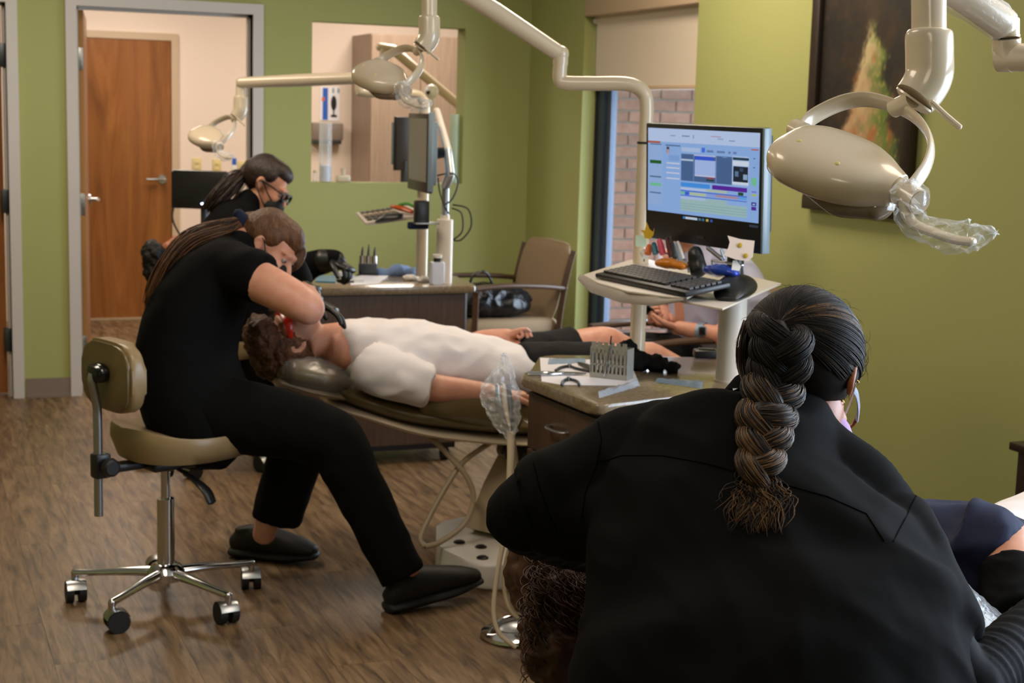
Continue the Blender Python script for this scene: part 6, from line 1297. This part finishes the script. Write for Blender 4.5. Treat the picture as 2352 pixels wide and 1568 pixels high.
cbn = thing('tall_cabinet', 'tall pale wood cabinet seen through the pass-through opening', 'cabinet', ((cbx+cbr)/2, 10.87, 0))
B().bx(cbx, cbr, 10.645, YB-.002, 0, 2.085).build('cabinet_body', 'panel_wood', cbn, 0)
for i in range(2):
    xa = cbx+(cbr-cbx)*i/2; d_ = B().bx(xa+.003, xa+(cbr-cbx)/2-.003, 10.625, 10.645, .08, 2.08, .002).build('cabinet_door', 'panel_wood', cbn, 0); bow_handle(d_, (xa+(cbr-cbx)/2-.05 if i == 0 else xa+.05, 10.625, 1.0), (0, 0, 1), (0, -1, 0))
pp = on(757, 238, 1, YB); ps = thing('wall_poster', 'white poster with a blue band and a dark oval shape beyond the pass-through', 'poster', (pp.x, YB, pp.z-.13))
B().bx(pp.x-.075, pp.x+.075, YB-.006, YB-.001, pp.z-.125, pp.z+.125).build('poster_sheet', 'paper', ps, 0); B().bx(pp.x-.055, pp.x-.015, YB-.008, YB-.006, pp.z-.12, pp.z+.115).build('blue_band', 'cobalt_soft', ps, 0); B().bx(pp.x-.062, pp.x-.04, YB-.0095, YB-.008, pp.z+.02, pp.z+.045).build('orange_mark', 'orange', ps, 0)
B().ell((pp.x+.030, YB-.008, pp.z+.005), (.022, .002, .055), None, 18).bx(pp.x+.025, pp.x+.035, YB-.010, YB-.007, pp.z-.09, pp.z-.04).bx(pp.x+.008, pp.x+.055, YB-.010, YB-.007, pp.z-.098, pp.z-.082).build('oval_print', 'black_plastic', ps)
for dx in (.0, .04): B().bx(pp.x+dx+.02, pp.x+dx+.03, YB-.009, YB-.006, pp.z+.08, pp.z+.115).build('blue_mark', 'teal', ps, 0)
dp = on(745, 305, 1, YB); sd2 = thing('towel_dispenser', 'grey paper towel dispenser below the poster', 'dispenser', (dp.x, YB, dp.z-.09)); B().box((dp.x, YB-.05, dp.z+.01), (.24, .10, .13), None, .012).build('dispenser_body', 'base_grey', sd2); B().box((dp.x, YB-.05, dp.z-.065), (.22, .085, .03), None, .006).build('slot_lip', 'dark_steel', sd2)
SILL = PT[2]
for i, (x, y0_, y1_, mt, lb, zz) in enumerate(((747, 282, 408, 'bag_film', 'tall clear plastic cup tube standing at the left end of the pass-through sill', .035), (1043, 262, 412, 'green_film', 'tall clear sleeve with green tint at the right end of the pass-through sill', .03))):
    bt_ = on(x, 409, 1, YF+.07); tpz = on(x, y0_, 1, YF+.07).z; t = thing('clear_tube', lb, 'tube', (bt_.x, YF+.07, SILL))
    B().lathe((bt_.x, YF+.07, SILL), [(zz, .0), (zz, tpz-SILL), (zz*.96, tpz-SILL), (zz*.96, .004)], None, 20).build('tube_wall', mt, t); B().lathe((bt_.x, YF+.07, SILL+.004), [(zz*.9, 0), (zz*.9, .085 if i == 0 else .03), (zz*.6, .09 if i == 0 else .034)], None, 18).build('tube_filling', 'milky', t)
c = on(788, 403, 1, YF+.075); sp = thing('soap_pump', 'cream soap box with pump on the pass-through sill', 'dispenser', (c.x, YF+.075, SILL)); B().box((c.x, YF+.075, SILL+.019), (.078, .05, .037), None, .006).build('box', 'cream', sp); B().cyl((c.x, YF+.075, SILL+.036), (c.x, YF+.075, SILL+.062), .012, n=14).cyl((c.x, YF+.075, SILL+.055), (c.x, YF+.075, SILL+.075), .015, n=14).build('pump', 'cream', sp)
c = on(718, 395, 1, YF+.06); tg2 = thing('glass_jar', 'small sparkling glass jar at the left corner of the sill', 'jar', (c.x+.012, YF+.06, SILL)); B().lathe((c.x+.014, YF+.06, SILL), [(.012, 0), (.016, .01), (.015, .04), (.010, .05)], None, 16).build('jar_body', 'bag_film', tg2); B().lathe((c.x+.014, YF+.06, SILL+.05), [(.011, 0), (.011, .012)], None, 14).build('jar_lid', 'cream', tg2)
# lamp arm, round camera and dark monitor in the side room
a4 = thing('lamp_arm', 'pale sloping lamp arm in the room behind the pass-through', 'lamp arm', P(1055, 245, 9.6))
B().tube([P(872, 108, 9.4), P(900, 112, 9.4), P(1060, 246, 9.6), P(1120, 300, 9.7)], [.026, .03, .03, .03], 16, cap='round').build('spring_arm', 'cream', a4); B().cyl(P(880, 112, 9.4), P(882, 150, 9.4), .026, n=16).build('drop_tube', 'cream', a4); q4 = P(1120, 300, 9.7); B().cyl(q4, (q4.x, q4.y, 0), .03, n=18).build('post', 'cream', a4)
wcm = thing('dome_camera', 'white round camera with a black lens on a stalk behind the far lamp', 'camera', P(991, 420, 9.1)); B().ell(P(991, 210, 9.1), (.043, .043, .043), None, 22).build('camera_body', 'white_plastic', wcm); B().ell(P(983, 212, 9.055), (.013, .013, .013), None, 14).build('lens', 'black_gloss', wcm); qc = P(991, 224, 9.1); B().cyl(qc, (qc.x, qc.y, 0), .02, n=14).build('stalk', 'offwhite', wcm)
t5, _c, _a, _b = mon('dark monitor standing in the room behind the pass-through', P(908, 268, 8.75), P(955, 268, 8.95), .31, 'screen_dim', scr=False)
B().cyl((_c.x, _c.y, 0), (_c.x, _c.y, _c.z-.1), .025, n=14).cyl((_c.x, _c.y, 0), (_c.x, _c.y, .02), .15, n=24).build('floor_stand', 'dark_steel', t5)
